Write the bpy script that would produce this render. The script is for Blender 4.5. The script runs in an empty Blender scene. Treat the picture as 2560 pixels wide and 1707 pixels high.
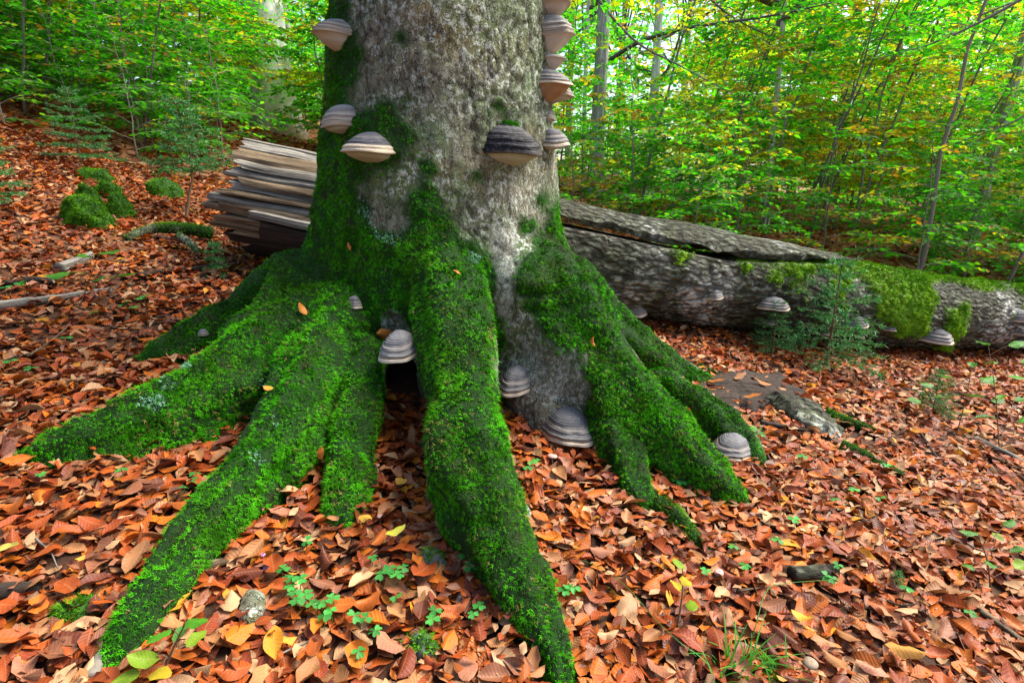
import bpy, math, random
import numpy as np
from mathutils import Vector, Matrix
from mathutils.bvhtree import BVHTree

random.seed(7)
RNG = np.random.default_rng(11)
scene = bpy.context.scene
COL = scene.collection

# ------------------------------------------------------------------ camera
F_PX, CX, CY, PITCH, CAM_H = 1422.0, 1280.0, 853.5, math.radians(15.7), 1.0
cam_data = bpy.data.cameras.new('camera')
cam_data.sensor_width = 36.0
cam_data.lens = 36.0 * F_PX / 2560.0
cam_data.clip_start = 0.05
cam_data.clip_end = 1000
cam = bpy.data.objects.new('camera', cam_data)
COL.objects.link(cam)
cam.location = (0, 0, CAM_H)
cam.rotation_euler = (math.radians(90) - PITCH, 0, 0)
scene.camera = cam

# ------------------------------------------------------------------ world, sun, exposure
SUN_EL, SUN_AZ = math.radians(52), math.radians(70)      # azimuth clockwise from +Y (the view direction)
world = bpy.data.worlds.new('World')
scene.world = world
world.use_nodes = True
wn = world.node_tree
wn.nodes.clear()
sky = wn.nodes.new('ShaderNodeTexSky')
sky.sky_type = 'NISHITA'
sky.sun_disc = False
sky.sun_elevation = SUN_EL
sky.sun_rotation = SUN_AZ
sky.air_density = 1.0
sky.dust_density = 3.0
sky.ozone_density = 0.6
bg = wn.nodes.new('ShaderNodeBackground')
bg.inputs['Strength'].default_value = 0.15
wo = wn.nodes.new('ShaderNodeOutputWorld')
wn.links.new(sky.outputs[0], bg.inputs[0])
wn.links.new(bg.outputs[0], wo.inputs[0])
sun_data = bpy.data.lights.new('sun', 'SUN')
sun_data.energy = 4.3
sun_data.angle = math.radians(40)
sun_data.color = (1.0, 0.95, 0.86)
sun = bpy.data.objects.new('sun', sun_data)
COL.objects.link(sun)
sd = Vector((math.sin(SUN_AZ) * math.cos(SUN_EL), math.cos(SUN_AZ) * math.cos(SUN_EL), math.sin(SUN_EL)))
sun.rotation_euler = sd.to_track_quat('Z', 'Y').to_euler()
scene.view_settings.view_transform = 'Standard'
scene.view_settings.look = 'None'
scene.view_settings.gamma = 1.0
scene.view_settings.use_curve_mapping = False
scene.view_settings.exposure = 1.28

# ------------------------------------------------------------------ geometry helpers
SP, CP = math.sin(PITCH), math.cos(PITCH)

def ray(u, v):
    xc, yc = (u - CX) / F_PX, -(v - CY) / F_PX
    return np.array([xc, CP + yc * SP, -SP + yc * CP])

def at_y(u, v, y):                       # point on the pixel's ray at world distance y
    d = ray(u, v)
    return np.array([0, 0, CAM_H]) + d * (y / d[1])

def project(P):
    P = np.asarray(P, dtype=np.float64)
    rel = P - np.array([0, 0, CAM_H])
    dep = rel[:, 1] * CP - rel[:, 2] * SP
    up = rel[:, 1] * SP + rel[:, 2] * CP
    return CX + F_PX * rel[:, 0] / dep, CY - F_PX * up / dep, dep

def _hash(ix, iy, iz, seed):
    h = (ix * 374761393 + iy * 668265263 + iz * 2147483647 + seed * 974634777) & 0xFFFFFFFF
    h = ((h ^ (h >> 13)) * 1274126177) & 0xFFFFFFFF
    h = ((h ^ (h >> 16)) * 2246822519) & 0xFFFFFFFF
    return ((h ^ (h >> 15)) & 0xFFFFFF) / float(0xFFFFFF)

def vnoise(P, freq=1.0, seed=0):         # value noise, -1..1
    Q = np.asarray(P, dtype=np.float64) * freq
    I = np.floor(Q).astype(np.int64)
    f = Q - I
    f = f * f * (3 - 2 * f)
    out = 0
    for dx in (0, 1):
        wx = f[:, 0] if dx else 1 - f[:, 0]
        for dy in (0, 1):
            wy = f[:, 1] if dy else 1 - f[:, 1]
            for dz in (0, 1):
                wz = f[:, 2] if dz else 1 - f[:, 2]
                out = out + wx * wy * wz * _hash(I[:, 0] + dx, I[:, 1] + dy, I[:, 2] + dz, seed)
    return out * 2 - 1

def fbm(P, freq=1.0, octaves=3, seed=0):
    out, a, s = 0, 1.0, 0
    for k in range(octaves):
        out = out + a * vnoise(P, freq * 2 ** k, seed + k * 17)
        s += a
        a *= 0.5
    return out / s

def cells(P, seed=0):                    # cellular noise: nearest and second nearest distance
    Q = np.asarray(P, dtype=np.float64)
    I = np.floor(Q).astype(np.int64)
    f1 = np.full(len(Q), 9.0)
    f2 = np.full(len(Q), 9.0)
    idv = np.zeros(len(Q))
    for dx in (-1, 0, 1):
        for dy in (-1, 0, 1):
            for dz in (-1, 0, 1):
                a, b, c = I[:, 0] + dx, I[:, 1] + dy, I[:, 2] + dz
                px = a + _hash(a, b, c, seed)
                py = b + _hash(a, b, c, seed + 1)
                pz = c + _hash(a, b, c, seed + 2)
                d = np.sqrt((px - Q[:, 0]) ** 2 + (py - Q[:, 1]) ** 2 + (pz - Q[:, 2]) ** 2)
                nearer = d < f1
                f2 = np.where(nearer, f1, np.minimum(f2, d))
                idv = np.where(nearer, _hash(a, b, c, seed + 3), idv)
                f1 = np.where(nearer, d, f1)
    return f1, f2, idv

def G(x, y):                             # ground height
    x = np.asarray(x, dtype=np.float64)
    y = np.asarray(y, dtype=np.float64)
    z = -0.158 * 9 * np.tanh(x / 9) + 0.12 * (14 * np.tanh((y - 1) / 14))
    P = np.stack([x, y, x * 0], -1).reshape(-1, 3)
    far = np.clip((np.hypot(x, y) - 4) / 10, 0, 1)
    n = (vnoise(P, 1.3, 3) * 0.022 + vnoise(P, 3.1, 4) * 0.012).reshape(x.shape)
    n2 = (vnoise(P, 0.25, 5) * 0.35).reshape(x.shape)
    bank = np.clip(-x - 1.7, 0, 6)
    n = n + .17 * bank * bank / (bank + .8)          # the left bank climbs more
    return z + n + n2 * far

GROUND_BVH = None                        # set when the ground sheet is built

def gpt(u, v, h=0.0):                    # where the pixel's ray meets the ground raised by h
    d = ray(u, v)
    loc = GROUND_BVH.ray_cast(Vector((0, 0, CAM_H - h)), Vector(d).normalized())[0]
    if loc is None:
        return np.array([0, 0, CAM_H]) + d * 60
    return np.array([loc.x, loc.y, loc.z + h])

def depth_of(p):
    return float(p[1] * CP - (p[2] - CAM_H) * SP)

def px(n, p):                            # n photo pixels at the distance of p, in metres
    return n * depth_of(p) / F_PX

def make_mesh(name, V, tris=None, quads=None, mat=None, smooth=True, col=None, luv=None, extra=None):
    me = bpy.data.meshes.new(name)
    V = np.asarray(V, dtype=np.float32)
    me.vertices.add(len(V))
    me.vertices.foreach_set('co', V.ravel())
    loops, starts, n = [], [], 0
    for fa in (tris, quads):
        if fa is not None and len(fa):
            fa = np.asarray(fa, dtype=np.int32)
            loops.append(fa.ravel())
            starts.append(n + np.arange(len(fa), dtype=np.int32) * fa.shape[1])
            n += fa.size
    loops = np.concatenate(loops)
    starts = np.concatenate(starts)
    me.loops.add(len(loops))
    me.loops.foreach_set('vertex_index', loops)
    me.polygons.add(len(starts))
    me.polygons.foreach_set('loop_start', starts)
    me.polygons.foreach_set('use_smooth', np.full(len(starts), smooth, dtype=bool))
    me.update(calc_edges=True)
    if col is not None:
        c = np.ones((len(V), 4), dtype=np.float32)
        c[:, :3] = col
        a = me.attributes.new('col', 'FLOAT_COLOR', 'POINT')
        a.data.foreach_set('color', c.ravel())
    if luv is not None:
        a = me.attributes.new('luv', 'FLOAT_VECTOR', 'POINT')
        q = np.zeros((len(V), 3), dtype=np.float32)
        q[:, :luv.shape[1]] = luv
        a.data.foreach_set('vector', q.ravel())
    for k, val in (extra or {}).items():
        a = me.attributes.new(k, 'FLOAT', 'POINT')
        a.data.foreach_set('value', np.asarray(val, dtype=np.float32))
    if mat is not None:
        me.materials.append(mat)
    return me

def link(name, me, parent=None, loc=None):
    o = bpy.data.objects.new(name, me)
    COL.objects.link(o)
    if parent is not None:
        o.parent = parent
    if loc is not None:
        o.location = loc
    return o

def tag(o, label=None, cat=None, group=None, kind=None):
    if label:
        o['label'] = label
    if cat:
        o['category'] = cat
    if group:
        o['group'] = group
    if kind:
        o['kind'] = kind
    return o

def thing(name, label, cat, loc=(0, 0, 0), group=None, rz=0.0):
    o = bpy.data.objects.new(name, None)
    o.empty_display_size = 0.05
    COL.objects.link(o)
    o.location = loc
    o.rotation_euler = (0, 0, rz)
    return tag(o, label, cat, group)

def copy_tree(root, parent=None):
    c = root.copy()
    COL.objects.link(c)
    c.parent = parent
    for ch in list(root.children):
        copy_tree(ch, c)
    return c

def frames(yaw, pitch, roll):            # (N,3,3): columns are the local axes
    cy, sy, cp, sp, cr, sr = np.cos(yaw), np.sin(yaw), np.cos(pitch), np.sin(pitch), np.cos(roll), np.sin(roll)
    z = np.zeros_like(cy)
    o = np.ones_like(cy)
    Rz = np.stack([np.stack([cy, -sy, z], -1), np.stack([sy, cy, z], -1), np.stack([z, z, o], -1)], -2)
    Rx = np.stack([np.stack([o, z, z], -1), np.stack([z, cp, -sp], -1), np.stack([z, sp, cp], -1)], -2)
    Ry = np.stack([np.stack([cr, z, sr], -1), np.stack([z, o, z], -1), np.stack([-sr, z, cr], -1)], -2)
    return Rz @ Rx @ Ry

def frames_dir(D, N):                    # y axis along D, z axis near N
    D = D / np.linalg.norm(D, axis=1, keepdims=True)
    X = np.cross(D, N)
    X /= np.linalg.norm(X, axis=1, keepdims=True) + 1e-9
    Z = np.cross(X, D)
    return np.stack([X, D, Z], -1)

def stamp(bv, bf, pos, R, scale):        # N transformed copies of a small mesh
    bv = np.asarray(bv, dtype=np.float64)
    N, k = len(pos), len(bv)
    scale = np.asarray(scale, dtype=np.float64)
    S = scale[:, None, None] if scale.ndim == 1 else scale[:, None, :]
    V = np.einsum('nij,nkj->nki', R, bv[None] * S) + pos[:, None, :]
    Fa = (np.asarray(bf)[None] + (np.arange(N) * k)[:, None, None]).reshape(-1, np.asarray(bf).shape[1])
    return V.reshape(-1, 3), Fa

class Soup:                              # collects pieces of one mesh
    def __init__(s):
        s.V, s.T, s.Q, s.C, s.U, s.n = [], [], [], [], [], 0
    def add(s, V, tris=None, quads=None, col=None, luv=None):
        V = np.asarray(V)
        s.V.append(V)
        if tris is not None and len(tris):
            s.T.append(np.asarray(tris) + s.n)
        if quads is not None and len(quads):
            s.Q.append(np.asarray(quads) + s.n)
        s.C.append(np.broadcast_to(np.asarray(col if col is not None else (.5, .5, .5)), (len(V), 3)))
        s.U.append(luv if luv is not None else np.zeros((len(V), 3)))
        s.n += len(V)
    def mesh(s, name, mat, smooth=True):
        return make_mesh(name, np.concatenate(s.V), np.concatenate(s.T) if s.T else None,
                         np.concatenate(s.Q) if s.Q else None, mat, smooth,
                         np.concatenate(s.C), np.concatenate(s.U))

def tube(path, rad, sides=6, cap=True):
    path = np.asarray(path, dtype=np.float64)
    n = len(path)
    rad = np.broadcast_to(np.asarray(rad, dtype=np.float64), (n,))
    T = np.gradient(path, axis=0)
    T /= np.linalg.norm(T, axis=1, keepdims=True) + 1e-9
    ref = np.array([0.0, 0.0, 1.0]) if abs(T[:, 2]).mean() < 0.8 else np.array([1.0, 0.0, 0.0])
    A = np.cross(T, ref)
    A /= np.linalg.norm(A, axis=1, keepdims=True) + 1e-9
    B = np.cross(T, A)
    th = np.arange(sides) * 2 * np.pi / sides
    V = path[:, None] + rad[:, None, None] * (np.cos(th)[None, :, None] * A[:, None] + np.sin(th)[None, :, None] * B[:, None])
    V = V.reshape(-1, 3)
    i = np.arange(n - 1)[:, None] * sides
    j = np.arange(sides)[None]
    j2 = (j + 1) % sides
    Q = np.stack([i + j, i + j2, i + sides + j2, i + sides + j], -1).reshape(-1, 4)
    T_ = None
    if cap:
        V = np.concatenate([V, path[:1], path[-1:]])
        a = n * sides
        j = np.arange(sides)
        j2 = (j + 1) % sides
        T_ = np.concatenate([np.stack([np.full(sides, a), j2, j], -1),
                             np.stack([np.full(sides, a + 1), (n - 1) * sides + j, (n - 1) * sides + j2], -1)])
    return V, Q, T_

def smooth_path(pts, n):
    pts = np.asarray(pts, dtype=np.float64)
    if len(pts) < 3:
        t = np.linspace(0, 1, n)[:, None]
        return pts[0] * (1 - t) + pts[-1] * t
    P = np.concatenate([[2 * pts[0] - pts[1]], pts, [2 * pts[-1] - pts[-2]]])
    out = []
    ts = np.linspace(0, len(pts) - 1 - 1e-6, n)
    for t in ts:
        i = int(t)
        f = t - i
        a, b, c, d = P[i], P[i + 1], P[i + 2], P[i + 3]
        out.append(0.5 * ((2 * b) + (c - a) * f + (2 * a - 5 * b + 4 * c - d) * f * f + (3 * b - a - 3 * c + d) * f ** 3))
    return np.array(out)

def poly_sd(U, V, poly):                 # signed distance to a polygon, negative inside
    poly = np.asarray(poly, dtype=np.float64)
    d = np.full(len(U), 1e9)
    inside = np.zeros(len(U), dtype=bool)
    n = len(poly)
    for i in range(n):
        ax, ay = poly[i]
        bx, by = poly[(i + 1) % n]
        ex, ey = bx - ax, by - ay
        t = np.clip(((U - ax) * ex + (V - ay) * ey) / (ex * ex + ey * ey + 1e-9), 0, 1)
        d = np.minimum(d, np.hypot(U - ax - t * ex, V - ay - t * ey))
        c = ((ay > V) != (by > V)) & (U < (bx - ax) * (V - ay) / (by - ay + 1e-12) + ax)
        inside ^= c
    return np.where(inside, -d, d)

# ------------------------------------------------------------------ materials
class Mat:
    def __init__(s, name):
        s.m = bpy.data.materials.new(name)
        s.m.use_nodes = True
        s.t = s.m.node_tree
        s.t.nodes.clear()
        s.out = s.t.nodes.new('ShaderNodeOutputMaterial')
    def n(s, kind, **kw):
        nd = s.t.nodes.new('ShaderNode' + kind)
        for k, v in kw.items():
            if k in nd.inputs:
                s.set(nd.inputs[k], v)
            else:
                setattr(nd, k, v)
        return nd
    def set(s, sock, v):
        if isinstance(v, bpy.types.NodeSocket):
            s.t.links.new(v, sock)
        elif isinstance(v, (tuple, list)) and len(v) == 3 and sock.type == 'RGBA':
            sock.default_value = (*v, 1)
        else:
            sock.default_value = v
    def coord(s, scale=(1, 1, 1), what='Object', rot=(0, 0, 0)):
        tc = s.n('TexCoord')
        mp = s.n('Mapping')
        s.t.links.new(tc.outputs[what], mp.inputs[0])
        mp.inputs['Scale'].default_value = scale
        mp.inputs['Rotation'].default_value = rot
        return mp.outputs[0]
    def noise(s, vec=None, scale=5, detail=4, rough=0.55, dist=0.0):
        nd = s.n('TexNoise')
        if vec is not None:
            s.t.links.new(vec, nd.inputs['Vector'])
        nd.inputs['Scale'].default_value = scale
        nd.inputs['Detail'].default_value = detail
        nd.inputs['Roughness'].default_value = rough
        nd.inputs['Distortion'].default_value = dist
        return nd.outputs['Fac']
    def ramp(s, fac, stops, interp='LINEAR'):
        nd = s.n('ValToRGB')
        s.set(nd.inputs[0], fac)
        cr = nd.color_ramp
        cr.interpolation = interp
        while len(cr.elements) < len(stops):
            cr.elements.new(0.5)
        for e, (p, c) in zip(cr.elements, stops):
            e.position = p
            e.color = (c, c, c, 1) if isinstance(c, (int, float)) else (*c, 1)
        return nd.outputs[0]
    def mix(s, fac, a, b, mode='MIX'):
        nd = s.n('Mix', data_type='RGBA', blend_type=mode)
        s.set(nd.inputs['Factor'], fac)
        s.set(nd.inputs[6], a)
        s.set(nd.inputs[7], b)
        return nd.outputs[2]
    def math(s, op, a, b=0.0, clamp=False):
        nd = s.n('Math', operation=op, use_clamp=clamp)
        s.set(nd.inputs[0], a)
        s.set(nd.inputs[1], b)
        return nd.outputs[0]
    def attr(s, name, out='Color'):
        nd = s.n('Attribute', attribute_name=name)
        return nd.outputs[out]
    def bump(s, h, strength=0.5, dist=0.01, normal=None):
        nd = s.n('Bump')
        s.set(nd.inputs['Height'], h)
        nd.inputs['Strength'].default_value = strength
        nd.inputs['Distance'].default_value = dist
        if normal is not None:
            s.set(nd.inputs['Normal'], normal)
        return nd.outputs[0]
    def principled(s, color, rough=0.7, normal=None, spec=0.4, **kw):
        nd = s.n('BsdfPrincipled')
        s.set(nd.inputs['Base Color'], color)
        s.set(nd.inputs['Roughness'], rough)
        nd.inputs['Specular IOR Level'].default_value = spec
        if normal is not None:
            s.set(nd.inputs['Normal'], normal)
        return nd.outputs[0]
    def leafy(s, color, rough=0.5, trans=0.4, tcol=None, normal=None, spec=0.35):
        a = s.principled(color, rough, normal, spec)
        t = s.n('BsdfTranslucent')
        s.set(t.inputs['Color'], tcol if tcol is not None else color)
        mx = s.n('MixShader')
        s.set(mx.inputs[0], trans)
        s.t.links.new(a, mx.inputs[1])
        s.t.links.new(t.outputs[0], mx.inputs[2])
        return mx.outputs[0]
    def done(s, shader):
        s.t.links.new(shader, s.out.inputs['Surface'])
        return s.m

def mat_ground():
    m = Mat('litter_soil')
    v = m.coord()
    vo = m.n('TexVoronoi')
    m.t.links.new(v, vo.inputs['Vector'])
    vo.inputs['Scale'].default_value = 17
    leaf = m.ramp(m.n('SeparateColor', Color=vo.outputs['Color']).outputs[0],
                  [(0.0, (.05, .02, .012)), (.3, (.16, .05, .02)), (.55, (.30, .10, .03)), (.8, (.38, .19, .09)), (1.0, (.2, .07, .03))])
    n = m.noise(v, 2.0, 5)
    soil = m.mix(m.noise(v, 60, 6, .7), (.010, .006, .004), (.055, .026, .014))
    d = m.n('VectorMath', operation='LENGTH')
    m.t.links.new(v, d.inputs[0])
    far = m.ramp(m.math('DIVIDE', d.outputs['Value'], 12.0), [(0.25, 0.12), (0.6, 1.0)])
    c = m.mix(m.math('MULTIPLY', far, m.ramp(n, [(.3, .5), (.5, 1.0)])), soil, leaf)
    b = m.bump(m.math('ADD', vo.outputs['Distance'], m.noise(v, 40, 4)), .6, .02)
    return m.done(m.principled(c, .85, b, .2))

def mat_bark():                          # old beech: grey plates, lichen, algae; moss attribute tints the skin below the sprigs
    m = Mat('beech_bark')
    v = m.coord()
    vs = m.coord((1, 1, .5))
    ridge = m.math('ABSOLUTE', m.math('SUBTRACT', m.noise(vs, 13, 4, .6, .4), .5))
    ridge2 = m.math('ABSOLUTE', m.math('SUBTRACT', m.noise(vs, 34, 3, .6, .3), .5))
    cm = m.ramp(m.noise(v, 4.5, 3), [(.40, 0.0), (.60, 1.0)])
    crack = m.mix(m.math('MULTIPLY', cm, .8), m.ramp(ridge, [(0.0, 0.0), (.012, 1.0)]), (1, 1, 1))
    crack2 = m.ramp(ridge2, [(0.0, .35), (.03, 1.0)])
    cr = m.math('MULTIPLY', crack, crack2)
    base = m.mix(m.noise(v, 6, 6, .65), (.090, .083, .050), (.29, .268, .19))
    base = m.mix(m.ramp(m.noise(v, 2.6, 5, .65), [(.5, 0.0), (.62, .7)]), base, (.20, .145, .055))
    base = m.mix(m.ramp(m.noise(v, 2.1, 6, .65, .5), [(.42, 0.0), (.56, .7)]), base, (.11, .19, .07))
    lich = m.ramp(m.noise(v, 46, 7, .72), [(.50, 0.0), (.55, 1.0)])
    lichm = m.ramp(m.noise(v, 4.2, 5, .65), [(.40, 0.15), (.57, 1.0)])
    base = m.mix(m.math('MULTIPLY', m.math('MULTIPLY', lich, lichm), .95), base, m.mix(m.noise(v, 9, 3), (.38, .47, .36), (.66, .66, .60)))
    base = m.mix(m.math('MULTIPLY', m.attr('pale', 'Fac'), .5), base, m.mix(m.noise(v, 70, 5, .7), (.27, .26, .22), (.72, .71, .64)))
    base = m.mix(cr, (.05, .042, .028), base)
    base = m.mix(m.math('MULTIPLY', m.attr('crack', 'Fac'), .85), base, (.035, .03, .018))
    green = m.mix(m.noise(v, 45, 5), (.004, .020, .002), (.018, .070, .005))
    green = m.mix(m.ramp(m.noise(v, 7, 5, .65), [(.52, 0), (.66, .7)]), green, (.025, .022, .008))
    c = m.mix(m.math('MULTIPLY', m.attr('moss', 'Fac'), 1.7, True), base, green)
    h = m.math('ADD', m.math('MULTIPLY', cr, .6), m.math('MULTIPLY', m.noise(v, 46, 7, .72), 1.6))
    b = m.bump(h, 1.0, .014)
    return m.done(m.principled(c, .85, b, .2))

def mat_moss(name, dark, light, yellow):
    m = Mat(name)
    v = m.coord()
    c = m.attr('col')
    c = m.mix(m.ramp(m.noise(v, 3.5, 4), [(.35, 0), (.7, .55)]), c, m.mix(.5, c, yellow), 'MIX')
    d = m.n('BsdfDiffuse')
    m.set(d.inputs[0], c)
    return m.done(d.outputs[0])

def mat_leaf(name, source, trans=.12, rough=.42, ribs=9.0):
    m = Mat(name)
    if source == 'object':
        c0 = m.n('ObjectInfo').outputs['Color']
    else:
        c0 = m.attr('col')
    luv = m.n('SeparateXYZ', Vector=m.attr('luv', 'Vector'))
    ax = m.math('ABSOLUTE', luv.outputs[0])
    ph = m.math('MULTIPLY', m.math('SUBTRACT', luv.outputs[1], m.math('MULTIPLY', ax, .16)), ribs * 2 * math.pi)
    vein = m.math('SINE', ph)
    veinc = m.ramp(m.math('ADD', m.math('MULTIPLY', vein, .5), .5), [(.0, 0.0), (.85, 0.0), (1.0, 1.0)])
    mid = m.ramp(ax, [(.0, 1.0), (.06, .6), (.10, 0.0)])
    v = m.coord((1, 1, 1), 'Object')
    bl = m.noise(v, 60 if source == 'object' else 45, 4)
    c = m.mix(m.ramp(bl, [(.35, 0), (.72, .8)]), c0, m.mix(.6, c0, (.05, .018, .010)))
    c = m.mix(m.math('MULTIPLY', ax, .2), c, m.mix(.5, c, (.09, .03, .012)))
    c = m.mix(m.math('MULTIPLY', m.math('MAXIMUM', m.math('MULTIPLY', veinc, .45), mid), .35), c, m.mix(.5, c, (.55, .36, .18)))
    b = m.bump(m.math('ADD', m.math('MULTIPLY', vein, .35), m.noise(v, 120 if source == 'object' else 70, 3)), .22, .004)
    r = m.ramp(m.noise(v, 9, 2), [(.3, rough - .16), (.7, rough + .25)])
    return m.done(m.leafy(c, r, trans, c, b, .2))

def mat_foliage(name, trans=.64):
    m = Mat(name)
    c = m.attr('col')
    t = m.mix(1.0, c, (1.5, 1.9, 1.0), 'MULTIPLY')
    return m.done(m.leafy(c, .5, trans, t, None, .25))

def mat_stem(name, a, b, scale=12, rough=.8, spots=None):
    m = Mat(name)
    v = m.coord((1, 1, .35))
    c = m.mix(m.noise(v, scale, 5, .6), a, b)
    if spots:
        c = m.mix(m.ramp(m.noise(v, scale * 2.2, 5, .65), [(.5, 0), (.6, 1)]), c, spots)
    bp = m.bump(m.noise(v, scale * 3, 5), .5, .01)
    return m.done(m.principled(c, rough, bp, .2))

def mat_plain(name, a, b, scale=30, rough=.7, bumpd=.004, spec=.3):
    m = Mat(name)
    v = m.coord()
    n = m.noise(v, scale, 5, .6)
    return m.done(m.principled(m.mix(n, a, b), rough, m.bump(n, .6, bumpd), spec))

def mat_wood(name, a, b, dark, scale=6.0):
    m = Mat(name)
    v = m.attr('luv', 'Vector')          # x runs along the grain
    mp = m.n('Mapping')
    m.t.links.new(v, mp.inputs[0])
    mp.inputs['Scale'].default_value = (.9, 14, 14)
    n1 = m.noise(mp.outputs[0], scale * .6, 6, .62, .25)
    n2 = m.noise(mp.outputs[0], scale * 1.9, 4, .6)
    c = m.mix(m.ramp(n1, [(.35, 0), (.62, 1)]), a, b)
    big = m.noise(m.coord(), 5, 3)
    c = m.mix(m.ramp(big, [(.4, 0), (.7, .6)]), c, m.mix(.5, c, dark))
    crack = m.ramp(n2, [(.33, 1.0), (.43, 0.0)])
    c = m.mix(m.math('MULTIPLY', crack, .85), c, dark)
    bp = m.bump(m.math('ADD', n1, m.math('MULTIPLY', n2, .6)), .9, .012)
    return m.done(m.principled(c, .8, bp, .2))

def mat_cap(name, stops, seed):
    m = Mat(name)
    luv = m.attr('luv', 'Vector')
    sep = m.n('SeparateXYZ', Vector=luv)
    v = m.coord()
    n = m.noise(v, 14, 3)
    f = m.math('ADD', sep.outputs[1], m.math('MULTIPLY', m.math('SUBTRACT', n, .5), .07))
    c = m.ramp(f, stops)
    fine = m.math('SINE', m.math('MULTIPLY', f, 95.0 + seed))
    c = m.mix(m.ramp(m.math('ADD', m.math('MULTIPLY', fine, .5), .5), [(0, .4), (.5, 0)]), c, m.mix(.5, c, (.03, .026, .024)))
    c = m.mix(m.ramp(m.noise(v, 70, 5, .65), [(.5, 0), (.8, .3)]), c, m.mix(.6, c, (.50, .47, .43)))
    b = m.bump(m.math('ADD', m.math('MULTIPLY', fine, .25), m.noise(v, 90, 4)), .55, .004)
    return m.done(m.principled(c, .75, b, .25))

def mat_log():
    m = Mat('fallen_log_bark')
    v = m.coord()
    sv = m.attr('luv', 'Vector')         # x along the log, y round it (metres)
    wob = m.n('TexNoise')
    m.t.links.new(v, wob.inputs['Vector'])
    wob.inputs['Scale'].default_value = 9
    add = m.n('VectorMath', operation='MULTIPLY_ADD')
    m.t.links.new(wob.outputs['Color'], add.inputs[0])
    add.inputs[1].default_value = (.06, .06, .06)
    m.t.links.new(sv, add.inputs[2])
    mp = m.n('Mapping')
    m.t.links.new(add.outputs[0], mp.inputs[0])
    mp.inputs['Scale'].default_value = (1, 1.6, 1)
    rdg = m.math('ABSOLUTE', m.math('SUBTRACT', m.noise(mp.outputs[0], 11, 4, .6, .3), .5))
    n1 = m.noise(mp.outputs[0], 21, 6, .7)
    n2 = m.noise(v, 2.2, 4)
    base = m.mix(m.noise(v, 6, 5), (.024, .026, .014), (.085, .088, .052))
    base = m.mix(m.ramp(m.noise(v, 3.1, 4), [(.5, 0), (.66, .7)]), base, (.09, .11, .035))
    lich = m.math('MULTIPLY', m.ramp(n1, [(.50, 0), (.57, 1)]), m.ramp(n2, [(.40, .08), (.58, .85)]))
    base = m.mix(m.math('MULTIPLY', lich, .75), base, (.29, .32, .245))
    wp = m.ramp(m.noise(v, 1.7, 5, .6), [(.58, 0), (.66, .9)])
    base = m.mix(m.math('MULTIPLY', wp, m.ramp(m.noise(v, 40, 3), [(.35, .2), (.6, .95)])), base, (.62, .62, .56))
    cr = m.ramp(rdg, [(0, .35), (.02, 1)])
    c = m.mix(cr, (.025, .02, .014), base)
    gm = m.n('Mapping')
    m.t.links.new(sv, gm.inputs[0])
    gm.inputs['Scale'].default_value = (1.2, 22, 1)
    c = m.mix(m.attr('bare', 'Fac'), c, m.mix(m.noise(gm.outputs[0], 5, 5), (.05, .04, .03), (.30, .27, .23)))
    green = m.mix(m.noise(v, 40, 5), (.04, .10, .006), (.14, .27, .012))
    c = m.mix(m.attr('moss', 'Fac'), c, green)
    vm = m.n('Mapping')
    m.t.links.new(add.outputs[0], vm.inputs[0])
    vm.inputs['Scale'].default_value = (1, 1.9, 1)
    vs = m.n('TexVoronoi')
    m.t.links.new(vm.outputs[0], vs.inputs['Vector'])
    vs.inputs['Scale'].default_value = 20
    scale_h = m.math('SUBTRACT', 1.0, vs.outputs['Distance'])
    c = m.mix(m.math('MULTIPLY', m.ramp(scale_h, [(.35, 1.0), (.62, 0.0)]), m.math('SUBTRACT', .75, m.math('MULTIPLY', m.attr('moss', 'Fac'), .75))), c, (.02, .017, .012))
    h = m.math('ADD', m.math('MULTIPLY', n1, .9), m.math('MULTIPLY', scale_h, 1.3))
    return m.done(m.principled(c, .82, m.bump(h, 1.0, .03), .2))

M = {}
M['ground'] = mat_ground()
M['bark'] = mat_bark()
M['log'] = mat_log()
M['moss'] = mat_moss('moss_sprigs', None, None, (.10, .24, .012))
M['leaf'] = mat_leaf('fallen_leaf', 'object')
M['litter'] = mat_leaf('leaf_litter', 'attr')
M['green_leaf'] = mat_leaf('fresh_leaf', 'object', .35, .38)
M['foliage'] = mat_foliage('beech_foliage')
M['needles'] = mat_foliage('spruce_needles', .2)
M['herb'] = mat_foliage('herb_leaves', .35)
M['stem'] = mat_stem('young_stem', (.10, .085, .065), (.26, .23, .19), 20)
M['grey_trunk'] = mat_stem('beech_trunk_grey', (.17, .165, .15), (.36, .36, .33), 5, .85, (.50, .51, .47))
M['white_trunk'] = mat_stem('beech_trunk_pale', (.36, .36, .35), (.60, .60, .58), 4, .85, (.70, .70, .68))
M['dark_trunk'] = mat_stem('trunk_dark', (.07, .065, .055), (.17, .16, .14), 6, .85)
M['spruce_stem'] = mat_stem('spruce_stem', (.10, .055, .03), (.20, .12, .07), 30)
M['wood_grey'] = mat_wood('weathered_wood', (.085, .074, .058), (.31, .285, .24), (.025, .02, .015))
M['wood_brown'] = mat_wood('rotten_wood', (.07, .046, .026), (.25, .18, .105), (.025, .015, .008))
M['wood_dark'] = mat_wood('decayed_wood', (.018, .012, .009), (.055, .037, .026), (.009, .006, .005))
M['pore'] = mat_plain('pore_surface', (.36, .345, .285), (.46, .44, .375), 130, .85, .002, .1)
M['pore_white'] = mat_plain('pore_surface_pale', (.60, .55, .48), (.72, .68, .62), 130, .85, .002, .1)
M['pore_rust'] = mat_plain('pore_surface_rust', (.22, .10, .035), (.40, .27, .15), 20, .8, .003, .1)
g1, g2, g3 = (.065, .066, .074), (.14, .138, .138), (.22, .205, .185)
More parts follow.
